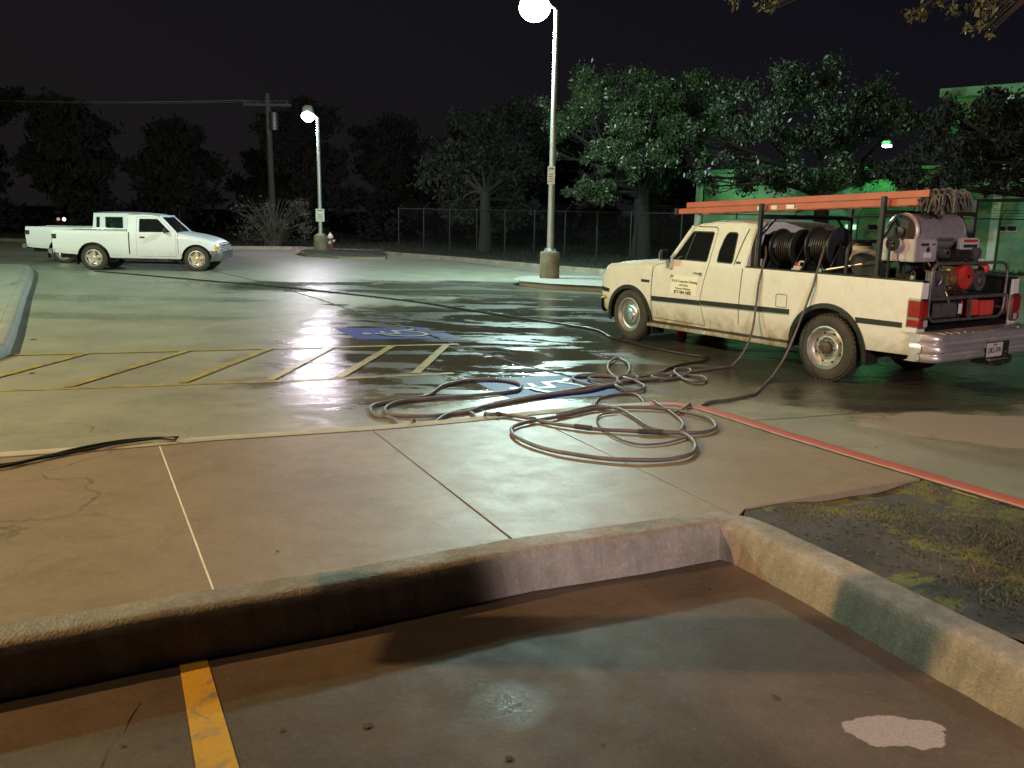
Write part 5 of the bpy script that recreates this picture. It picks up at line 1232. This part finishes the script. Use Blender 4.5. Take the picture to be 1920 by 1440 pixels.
# pressure washer skid
pw = on_truck('pressure_washer', 'hot water pressure washer with steel coil drum and red engine in the truck bed', 'pressure washer', 0, 0, 0)
mb = MB(); mb.lathe([(HWD - .30, .18), (HWD - .315, .20), (HWD - 1.24, .20), (HWD - 1.255, .18)], (-.52, 0, 1.745), 'Y', 44); dr = mb.build('coil_drum', 'brushed_steel', pw)
mb = MB(); mb.lathe([(HWD - .302, .178), (HWD - .302, .055), (HWD - .27, .055), (HWD - .26, .0001)], (-.52, 0, 1.745), 'Y', 44); mb.build('end_plate', 'dark_steel', dr)
mb = MB(); mb.lathe([(HWD - 1.253, .0001), (HWD - 1.253, .178)], (-.52, 0, 1.745), 'Y', 44); mb.build('end_plate', 'dark_steel', dr)
for y in (HWD - .34, HWD - 1.21): mb = MB(); mb.lathe([(y - .012, .2015), (y - .012, .207), (y + .012, .207), (y + .012, .2015)], (-.52, 0, 1.745), 'Y', 44); mb.build('band', 'aluminium', dr)
mb = MB()
def rr_box(mb, x0, x1, y0, y1, z0, z1): mb.box((x0, min(y0, y1), z0), (x1, max(y0, y1), z1), .012)
rr_box(mb, -.78, -.30, HWD - .20, HWD - .60, 1.43, 1.67); hs = mb.build('burner_housing', 'grey_panel', pw)
mb = MB(); mb.box((-.784, HWD - .50, 1.475), (-.779, HWD - .36, 1.53)); mb.build('label', 'white_label', hs)
mb = MB(); mb.box((-.784, HWD - .44, 1.60), (-.779, HWD - .30, 1.63)); mb.build('label', 'dark_label', hs); mb = MB(); mb.lathe([(-.784, .03), (-.779, .03)], (0, HWD - .43, 1.56), 'X', 16, cap=True); mb.build('label', 'dark_label', hs)
mb = MB(); mb.box((-.783, HWD - .56, 1.61), (-.779, HWD - .50, 1.625)); mb.build('label', 'dark_label', hs)
mb = MB(); rr_box(mb, -.50, -.30, HWD - .61, HWD - 1.20, 1.20, 1.64); mb.build('burner_body', 'black_plastic', pw)
mb = MB(); rr_box(mb, -.76, -.40, HWD - .60, HWD - 1.10, 1.655, 1.685); mb.build('top_plate', 'aluminium', pw)
mb = MB(); rr_box(mb, -.80, -.74, HWD - 1.02, HWD - 1.38, 1.56, 1.685); cs_ = mb.build('warning_plate', 'plate_white', pw)
mb = MB(); mb.box((-.805, HWD - 1.33, 1.64), (-.799, HWD - 1.06, 1.67)); mb.build('print', 'engine_red', cs_); mb = MB(); mb.box((-.805, HWD - 1.33, 1.58), (-.799, HWD - 1.06, 1.615)); mb.build('print', 'dark_label', cs_)
mb = MB(); mb.lathe([(-.80, .02), (-.80, .05), (-.77, .06), (-.62, .06), (-.60, .03)], (0, HWD - .78, 1.52), 'X', 24); mb.build('fan_motor', 'engine_grey', pw)
# engine
en = empty('engine', (-.82, HWD - 1.03, 1.22)); en.parent = pw
mb = MB(); mb.box((-.02, -.16, -.14), (.34, .16, .12), .04); mb.lathe([(-.13, .02), (-.13, .10), (-.10, .145), (-.03, .155), (-.02, .15)], (0, .05, .05), 'X', 32); mb.build('recoil_cover', 'engine_red', en)
mb = MB(); mb.box((-.06, .02, .20), (.22, .20, .33), .03); mb.box((.0, -.22, .14), (.26, 0, .34), .03); mb.build('air_cleaner', 'black_plastic', en)
mb = MB(); mb.cyl((-.12, -.20, .0), (.02, -.20, .0), .115, .125, n=28); mb.lathe([(-.15, .001), (-.15, .05), (-.13, .06)], (0, -.20, 0), 'X', 24); mb.build('muffler', 'engine_grey', en)
mb = MB()
for k in range(7): mb.box((.02, -.30, -.10 + .03 * k), (.16, -.14, -.085 + .03 * k), .002)
mb.build('cooling_fins', 'engine_grey', en)
mb = MB(); mb.box((-.05, -.31, .16), (.10, -.20, .36), .02); mb.ball((.02, -.27, .30), .07, (1, 1, .9)); mb.build('carburettor', 'engine_grey', en)
mb = MB(); mb.box((-.10, -.28, .20), (-.06, -.22, .24)); mb.build('label', 'white_label', en)
mb = MB(); mb.ball((-.05, -.36, .13), .07, (1, .8, .9)); mb.build('pump_housing', 'red_plastic', en)
mb = MB(); mb.box((-.06, .22, -.10), (.10, .36, .08), .01); mb.cyl((-.12, .30, .02), (-.02, .30, .02), .045, n=16); mb.cyl((-.10, .34, .12), (-.02, .34, .12), .03, n=12); mb.build('pump', 'brass', en)
mb = MB()
for k in range(3): mb.cyl((-.13, .24 + .05 * k, -.06), (-.06, .24 + .05 * k, -.06), .018, n=10)
mb.build('valve_caps', 'chrome', en)
# tubular frame with rounded corners, facing the tail
def loop(x, y0, y1, z0, z1, rad, n=6):
    pts = []
    for (cy, cz, a0) in ((y1 - rad, z1 - rad, 0), (y0 + rad, z1 - rad, 90), (y0 + rad, z0 + rad, 180), (y1 - rad, z0 + rad, 270)):
        for k in range(n + 1): a = radians(a0 + 90 * k / n); pts.append((x, cy + rad * cos(a), cz + rad * sin(a)))
    return pts + [pts[0], pts[1]]
fy0, fy1 = HWD - 1.74, HWD - .27
mb = MB(); mb.tube(loop(-.96, fy0, fy1, .80, 1.42, .13), .017, 10); mb.build('frame_hoop', 'engine_grey', pw)
mb = MB(); mb.tube(loop(.02, fy0, fy1 + .12, .80, 1.62, .13), .022, 10); mb.build('frame_hoop', 'dark_steel', pw)
for y, z in ((fy1, .9), (fy0, .9), (fy0, 1.30)):
    mb = MB(); mb.tube([(-.96, y, z), (.02, y, z)], .016, 8); mb.build('frame_rail', 'engine_grey', pw)
mb = MB(); mb.box((-.99, fy0, 1.03), (-.95, fy1, 1.065), .006); mb.build('frame_crossbar', 'engine_grey', pw)
mb = MB(); mb.box((-.98, HWD - 1.06, .80), (-.95, HWD - 1.03, 1.03), .004); mb.build('frame_post', 'engine_grey', pw)
mb = MB(); mb.box((-.92, fy0 + .02, 1.03), (.0, fy1 - .02, 1.05)); mb.build('deck', 'dark_steel', pw)
mb = MB(); rr_box(mb, -.90, -.60, HWD - .45, HWD - 1.0, .80, 1.0); mb.build('battery', 'black_plastic', pw)
mb = MB(); rr_box(mb, -.925, -.90, HWD - .42, HWD - .88, .83, .985); bt_ = mb.build('control_box', 'engine_grey', pw)
mb = MB(); mb.box((-.93, HWD - .96, .86), (-.918, HWD - .90, .97), .003); mb.build('label', 'white_label', bt_)
mb = MB(); mb.box((-.90, HWD - .42, 1.07), (-.80, HWD - .64, 1.33), .01); ct = mb.build('switch_box', 'engine_grey', pw)
mb = MB(); mb.box((-.906, HWD - .60, 1.20), (-.899, HWD - .47, 1.225)); mb.box((-.906, HWD - .50, 1.17), (-.899, HWD - .46, 1.24)); mb.build('switch', 'dark_label', ct)
mb = MB(); rr_box(mb, -.90, -.60, HWD - 1.10, HWD - 1.34, .82, 1.0); rr_box(mb, -.90, -.62, HWD - 1.40, HWD - 1.66, .81, .98); mb.build('fuel_tank', 'red_plastic', pw)
r = random.Random(14)
for k in range(16):
    y = HWD - r.uniform(.5, 1.6); z = r.uniform(1.05, 1.5); e = Vector((r.uniform(-.9, -.5), HWD - r.uniform(.4, 1.6), r.uniform(.85, 1.6)))
    mb = MB(); mb.tube(spline([(r.uniform(-.9, -.6), y, z), (-.93 + r.uniform(0, .1), (y + e.y) / 2, (z + e.z) / 2 - r.uniform(.02, .16)), tuple(e)], 8), r.choice((.009, .011, .014)), 7); mb.build('pipe', r.choice(('hose_black', 'hose_black', 'engine_grey', 'brass', 'hose_black')), pw)
# fishing out of the bed: wand and small reel by the rear post
sr = on_truck('cable_reel', 'small brown and cream cable reel tied to the rear rack post', 'cable reel', -.56, HWD - .22, 1.62)
mb = MB()
for y in (-.10, .0, .10): mb.lathe([(y - .008, .03), (y - .008, .08), (y + .008, .08), (y + .008, .03)], (0, 0, 0), 'Y', 28, close=True)
mb.build('flanges', 'wood_pole', sr); mb = MB(); mb.lathe([(-.09, .02), (-.09, .05), (-.05, .06), (0, .055), (.05, .062), (.09, .05), (.09, .02)], (0, 0, 0), 'Y', 24); mb.build('winding', 'plate_white', sr); mb = MB(); mb.tube([(0, -.14, 0), (0, .14, 0)], .015, 8); mb.tube([(0, -.14, 0), (0, -.15, -.40)], .012, 8); mb.tube([(0, .14, 0), (0, .15, -.40)], .012, 8); mb.build('bracket', 'dark_steel', sr)
wd = on_truck('spray_wand', 'long steel spray wand lying across the truck bed side', 'spray wand', 0, 0, 0)
mb = MB(); mb.tube([(.34, HWD - .16, 1.27), (-.50, HWD - .40, 1.46)], .016, 10); mb.build('lance', 'aluminium', wd); mb = MB(); mb.tube([(-.10, HWD - .28, 1.36), (-.52, HWD - .40, 1.46)], .03, 10); mb.build('grip', 'rubber', wd)
for k, (x, y, z) in enumerate(((.33, HWD - .10, 1.25), (-.84, HWD - .12, 1.25))):
    t = on_truck('padlock', ('small padlock on the bed rail below the hose reel', 'small padlock on the bed rail near the tail of the truck')[k], 'padlock', x, y, z, 'padlocks on the bed rail')
    mb = MB(); mb.box((-.025, -.012, 0), (.025, .012, .045), .004); mb.build('body', 'chrome', t); mb = MB(); mb.tube(spline([(-.018, 0, .04), (-.018, 0, .075), (0, 0, .09), (.018, 0, .075), (.018, 0, .04)], 4), .006, 6); mb.build('shackle', 'chrome', t)
tp = on_truck('tarpaulin', 'crumpled dark tarpaulin heaped behind the cab in the truck bed', 'tarpaulin', 1.15, .1, 1.2)
r = random.Random(8); rows = []
for i in range(15):
    rows.append([(-.24 + .50 * i / 14, -.75 + 1.30 * j / 18, .38 * sin(pi * min(1, max(0, i / 14))) ** .5 * (.7 + .3 * sin(pi * j / 18)) + r.uniform(-.025, .03)) for j in range(19)])
mb = MB(); mb.grid(rows); bmesh.ops.solidify(mb.bm, geom=list(mb.bm.faces), thickness=.01); mb.build('sheet', 'black_plastic', tp, angle=60)
# red bucket under the far side of the truck
q = G(1245, 652); bk = empty('red_bucket', (q.x + .45, q.y + 1.0, 0)); tag(bk, 'red plastic cone bucket standing on the wet ground beyond the truck', 'bucket')
mb = MB(); mb.lathe([(0, .06), (.01, .065), (.40, .115), (.42, .12), (.42, .10), (.05, .05)], (0, 0, 0), 'Z', 24); mb.build('body', 'red_plastic', bk); mb = MB(); mb.lathe([(.30, .105), (.30, .125), (.33, .125), (.33, .11)], (0, 0, 0), 'Z', 24); mb.build('rim', 'red_plastic', bk)

# ---- the two white pickups
def ranger(label, origin, ang, cab_r, wb, holes, group, win_dark=True):
    HW = .86
    dx = wb - 2.95                                  # longer wheelbase moves the nose forward
    F = lambda s: s + dx
    def hood_(s):
        P = ((2.3, 1.10), (2.5, 1.075), (2.9, 1.01), (3.25, .93), (3.45, .86), (3.56, .79), (3.7, .7)); s = s - dx
        for (a, za), (b, zb) in zip(P, P[1:]):
            if s <= b: return za + (zb - za) * (s - a) / (b - a)
        return .7
    def roof_(s):
        P = ((-9, 1.60), (1.5, 1.61), (1.75, 1.60), (1.96, 1.555), (2.1, 1.5)); s = s - dx
        for (a, za), (b, zb) in zip(P, P[1:]):
            if s <= b: return za + (zb - za) * (s - a) / (b - a)
        return 1.5
    def fn(s, z):
        y = .01
        if z < .7: y -= (.7 - z) ** 2 * .35
        elif z < 1.10: y -= .025 * ((z - .7) / .4) ** 2
        else: y -= .025 + (z - 1.1) * .30
        if s > F(3.2): y -= (s - F(3.2)) ** 2 * .9
        if s > F(2.45) and z > hood_(s) - .07: y -= .06 * ((z - hood_(s) + .07) / .07) ** 2
        return y
    ol = [(F(3.60), .50), (F(3.60), .66), (F(3.56), .79), (F(3.45), .86), (F(3.25), .93), (F(2.9), 1.01), (F(2.5), 1.075), (F(2.42), 1.11), (F(1.96), 1.555), (F(1.75), 1.60), (F(1.5), 1.61), (cab_r, 1.60), (cab_r - .02, 1.12), (-1.02, 1.13), (-1.02, .80), (-.96, .50), (-.40, .46)] + arc(.08, .36, .45, 168, 4, 14) + [(.545, .37), (F(2.47), .35)] + arc(F(2.95), .35, .43, 176, 8, 14) + [(F(3.5), .44)]
    dr_ = [(F(2.38), .42), (F(2.40), .95), (F(2.38), 1.09), (F(1.92), 1.545), (F(1.35), 1.555), (F(1.30), 1.53), (F(1.28), .42)]
    dg = [(F(2.25), 1.12), (F(1.90), 1.48), (F(1.86), 1.495), (F(1.40), 1.495), (F(1.37), 1.47), (F(1.37), 1.13), (F(1.39), 1.11)]
    t = empty('pickup_truck', origin, ang); tag(t, label, 'pickup truck', group)
    S = dict(hw=HW, fn=fn, outline=ol, door=dr_, door_glass=dg, holes=holes, arches=[(.08, .36, .45), (F(2.95), .35, .43)], roof_r=cab_r, roof_f=F(1.96), roof_z=roof_, crown=.035, cowl=(F(2.40), 1.10), back_z=1.13,
             glass_z=(1.20, 1.50), hood_z=hood_, nose=F(3.54), chin=.5, rear=-1.02, floor=.66, rail_z=1.135, sill=.50, rail_mat='white_car_paint', fr_z=.34, cab_floor=(cab_r, F(2.4), .42), R=.36, W=.22, wheel=lambda x, sg: 'alloy', tyre='rubber')
    bed_and_cab(t, S, 'white_car_paint')
    for sg in (1, -1):
        mb = MB(); y = sg * HW; a, b = sorted((y + sg * .004, y - sg * .13)); mb.box((-1.035, a, .78), (-.88, b, 1.05), .02); mb.build('tail_light', 'tail_dark', t)
        mb = MB(); mb.panel([(F(3.62), .66), (F(3.58), .80), (F(3.47), .80), (F(3.46), .66)], [], lambda s, z: (s, sg * (HW + fn(s, z) + .004), z), thick=.01); mb.build('indicator', 'amber_lens', t)
        mb = MB(); y0 = HW + fn(F(2.2), 1.1); a, b = sorted((sg * y0, sg * (y0 + .20))); mb.box((F(2.08), a + (0.04 if sg > 0 else 0), 1.08), (F(2.16), b - (0 if sg > 0 else .04), 1.24), .03); mb.build('wing_mirror', 'black_plastic', t)
        mb = MB(); y0 = HW + fn(F(1.45), .96); a, b = sorted((sg * y0, sg * (y0 + .018))); mb.box((F(1.39), a, .945), (F(1.53), b, .99), .01); mb.build('door_handle', 'black_plastic', t)
    mb = MB(); rws = []
    for k in range(21):
        v = -1 + 2 * k / 20; pull = -.30 * max(0, (abs(v) - .75) / .25) ** 2; rws.append([(F(3.60) + x + pull, v * (HW + .02), z) for x, z in ((-.04, .60), (.06, .58), (.08, .52), (.07, .38), (.0, .30))])
    mb.grid(rws); mb.build('front_bumper', 'engine_grey', t)
    mb = MB(); rws = []
    for k in range(21):
        v = -1 + 2 * k / 20; pull = .14 * max(0, (abs(v) - .88) / .12) ** 2; rws.append([(-1.05 + x + pull, v * (HW + .02), z) for x, z in ((.06, .62), (-.12, .61), (-.13, .56), (-.12, .48), (-.04, .45))])
    mb.grid(rws); mb.build('rear_bumper', 'bumper_chrome', t)
    mb = MB(); mb.box((-1.03, -HW + .13, .62), (-.995, HW - .13, 1.13), .01); tg = mb.build('tailgate', 'white_car_paint', t); mb = MB(); mb.box((-1.045, -.12, .98), (-1.028, .12, 1.05), .008); mb.build('handle', 'black_plastic', tg)
    for x in (F(2.48), -.40):
        for sg in (1, -1): mb = MB(); a, b = sorted((sg * (HW - .03), sg * (HW - .23))); mb.box((x - .012, a, .16), (x, b, .44), .004); mb.build('mud_flap', 'black_plastic', t)
    for sg in (1, -1):
        mb = MB(); mb.panel([(cab_r + .0, .48), (cab_r + .035, .48), (cab_r + .035, 1.115), (cab_r + .0, 1.115)], [], lambda s, z: (s, sg * (HW + fn(s, z) + .0015), z), thick=.004); mb.build('bed_gap', 'dark_label', t)
        mb = MB(); mb.panel([(F(2.44), .50), (F(2.455), .50), (F(2.455), 1.04), (F(2.44), 1.04)], [], lambda s, z: (s, sg * (HW + fn(s, z) + .0015), z), thick=.003); mb.build('fender_seam', 'engine_grey', t)
    mb = MB(); mb.tube([(F(2.55), -HW + .1, 1.06), (F(2.50), -HW + .1, 1.75)], .004, 5); mb.build('aerial', 'dark_steel', t)
    mb = MB(); mb.box((F(2.30), -HW + .12, 1.0), (F(2.33), HW - .12, 1.08)); mb.build('dashboard', 'black_plastic', t)
    return t
u2 = Vector((.99361, .11288, 0)); n2 = Vector((.11288, -.99361, 0)); A2 = Vector((-12.2106, 24.7904, 0)); a2 = atan2(u2.y, u2.x)
ranger('white single cab pickup parked in front, its amber indicator and grey bumper at right', tuple(A2 - n2 * .86), a2, 1.07, 2.95, [], 'white pickups parked side by side')
o3 = A2 - n2 * (.86 + 3.1) + u2 * (-2.02)
g2l = [[(1.10, 1.14), (1.115, 1.50), (1.22, 1.50), (1.24, 1.14)], [(1.42, 1.13), (1.42, 1.49), (2.15, 1.49), (2.15, 1.13)]]
ranger('white extended cab pickup half hidden behind the front pickup', tuple(o3), a2, 1.05, 3.75, [[(1.42, 1.13), (1.40, 1.49), (1.95, 1.495), (1.97, 1.13)], [(1.14, 1.15), (1.13, 1.48), (1.24, 1.49), (1.25, 1.15)]], 'white pickups parked side by side')

# ================================================================== HOSES AND CABLES ON THE GROUND
walk_poly = ccw(rear_path + front_path[::-1])
def S_pt(px, py, r):
    p = G(px, py, K + r + .005)
    if in_poly(p.x, p.y, walk_poly): return Vector((p.x, p.y, p.z))
    p = G(px, py, r + .004)
    if in_poly(p.x, p.y, walk_poly):           # behind the kerb edge: keep just outside
        p = G(px, py - 6, r + .004)
    return Vector((p.x, p.y, p.z))
def ground_hose(name, label, pts, r, mat, cat='hose', group=None, air=(), n=9, parent=None, lift=0.0):
    P = [S_pt(x, y, r) for x, y in pts]; C = spline(P, n)
    out = []
    for k, c in enumerate(C):
        zt = (H(c.x, c.y) + (K + .005 if in_poly(c.x, c.y, walk_poly) else 0)) + r + .002 + lift * (0.5 + 0.5 * sin(k * .35)); out.append(Vector((c.x, c.y, zt)))
    zs = [c.z for c in out]
    for it in range(3): zs = [max(out[i].z if out[i].z > zs[i] - .02 else zs[i], (zs[max(i - 1, 0)] + zs[i] * 2 + zs[min(i + 1, len(zs) - 1)]) / 4) for i in range(len(zs))]
    C = [Vector((c.x, c.y, z)) for c, z in zip(out, zs)]
    C = [Vector(a) for a in air] + C
    mb = MB(); mb.tube(C, r, 9); o = mb.build(name, mat, parent, angle=60)
    if parent is None: tag(o, label, cat, group)
    return o
def z4(l): return [(660 + x / 2.5946, 640 + y / 2.5946) for x, y in l]
GH = 'grey hoses coiled beside the walkway kerb'
ground_hose('garden_hose', 'grey hose making a long narrow loop on the lot along the kerb', z4([(1290, 212), (1150, 225), (1000, 250), (850, 272), (700, 300), (560, 342), (450, 362), (300, 378), (200, 378), (130, 365), (88, 335), (110, 308), (200, 290), (350, 268), (410, 235), (450, 212), (560, 190), (700, 186), (790, 198), (822, 215), (810, 235), (760, 245), (600, 262), (400, 275), (250, 290), (180, 310), (158, 335), (185, 355), (300, 364), (400, 362), (500, 345), (640, 318), (800, 288), (1000, 256), (1150, 238), (1300, 200)]), .0185, 'hose_grey', group=GH, lift=.004)
oval = ground_hose('garden_hose', 'grey hose looping in a wide flat oval over the walkway', z4([(500, 349), (580, 347), (650, 350), (720, 356), (800, 365), (900, 385), (1000, 405), (1150, 425), (1300, 435), (1400, 440), (1550, 446), (1680, 446), (1755, 432), (1768, 408), (1730, 375), (1600, 342), (1450, 325), (1300, 323), (1180, 330), (1060, 355), (950, 378), (850, 395), (790, 415), (776, 438), (800, 468), (880, 505), (1000, 538), (1150, 562), (1300, 577), (1450, 580), (1580, 570), (1650, 548), (1672, 515), (1655, 480), (1610, 450), (1530, 440), (1450, 420), (1380, 375), (1310, 335), (1250, 322), (1180, 318), (1100, 335), (1000, 358)]), .0155, 'hose_grey', group=GH, lift=.003)
for q in ([(1085, 414), (1125, 419), (1165, 424)], [(1395, 439), (1450, 441), (1510, 443)], [(705, 353), (712, 355), (722, 356)], [(870, 379), (882, 381), (890, 383)]):
    ground_hose('hose_coupling', None, z4(q), .021, 'rubber', parent=oval)
ground_hose('garden_hose', 'thin grey hose arching from the kerb over the walkway coils', z4([(1180, 318), (1190, 292), (1230, 268), (1300, 255), (1390, 262), (1470, 290), (1530, 330), (1590, 375), (1612, 405), (1600, 432)]), .012, 'hose_grey', group=GH)
ground_hose('garden_hose', 'thin brownish line curled inside the oval hose on the walkway', z4([(1290, 348), (1220, 355), (1192, 380), (1205, 415), (1260, 455), (1340, 490), (1430, 503), (1540, 492), (1640, 465)]), .008, 'rope', group=GH)
ground_hose('garden_hose', 'grey hose heaped in small tight loops at the end of the truck hose', z4([(1300, 210), (1200, 213), (1120, 205), (1075, 185), (1095, 170), (1180, 164), (1300, 166), (1385, 172), (1370, 190), (1300, 200), (1200, 196), (1150, 184), (1180, 172), (1290, 180), (1280, 215), (1330, 238), (1400, 238), (1425, 222), (1390, 200), (1320, 178), (1270, 168), (1246, 140), (1252, 105), (1295, 84), (1340, 105), (1350, 140), (1325, 168), (1290, 185), (1310, 205)]), .016, 'hose_grey', group=GH, lift=.012)
ground_hose('garden_hose', 'grey hose in loose figure eights trailing towards the truck', z4([(1250, 196), (1330, 192), (1450, 186), (1540, 178), (1550, 164), (1500, 160), (1455, 172), (1520, 184), (1600, 172), (1645, 150), (1640, 134), (1580, 134), (1570, 150), (1600, 176), (1660, 196), (1715, 194), (1722, 182), (1680, 168), (1600, 162), (1500, 172), (1380, 188)]), .0145, 'hose_grey', group=GH, lift=.008)
mbs = []
ground_hose('supply_hose', 'long dark hose running across the wet lot from the white pickups to the hose heap', [(178, 508), (250, 514), (400, 527), (560, 541), (760, 563), (860, 578), (950, 592), (1050, 607), (1117, 618), (1145, 632), (1180, 641), (1240, 655), (1290, 664), (1322, 669), (1318, 676), (1285, 681), (1255, 689), (1235, 699), (1195, 708), (1140, 706), (1085, 706)], .017, 'hose_black')
def tside(px, py, off):        # pixel -> point in the vertical plane OFF metres left of the truck's side
    v = ray(px, py); t_ = ((A_ + N_ * off) - CAM).dot(N_) / v.dot(N_); return CAM + v * t_
ground_hose('pressure_hose', 'dark hose hanging from the reel behind the cab down to the wet ground', [(1371, 687), (1332, 692), (1290, 698), (1240, 706), (1180, 712), (1120, 712)], .014, 'hose_grey', group='hoses hanging over the truck bed side',
            air=spline([tside(1436, 462, -.34), tside(1436, 480, -.15), tside(1430, 502, -.03), tside(1423, 530, .035), tside(1419, 562, .05), tside(1412, 612, .12), tside(1402, 645, .25), tside(1388, 670, .38)], 7))
ground_hose('pressure_hose', 'dark hose hanging from the middle reel in front of the rear wheel to the kerb', [(1417, 737), (1370, 748), (1320, 757), (1285, 764), (1262, 775)], .014, 'hose_grey', group='hoses hanging over the truck bed side',
            air=spline([tside(1550, 452, -.30), tside(1541, 480, -.15), tside(1532, 510, -.03), tside(1524, 538, .035), tside(1514, 565, .06), tside(1490, 628, .14), tside(1470, 672, .26), tside(1448, 706, .45)], 7))
for k, pts in enumerate(([(-120, 894), (0, 876), (42, 867), (94, 855), (133, 845), (187, 834), (240, 826), (298, 822), (330, 824)], [(-120, 880), (0, 872), (73, 861), (133, 849), (173, 842), (208, 834), (250, 828), (292, 823), (335, 820)])):
    ground_hose('power_cable', ('thicker black cable crossing the kerb at the left edge', 'black cable lying along the kerb top at the left edge')[k], pts, (.012, .009)[k], 'hose_black', 'cable', 'black cables over the left kerb')
# black couplings on the walkway hose
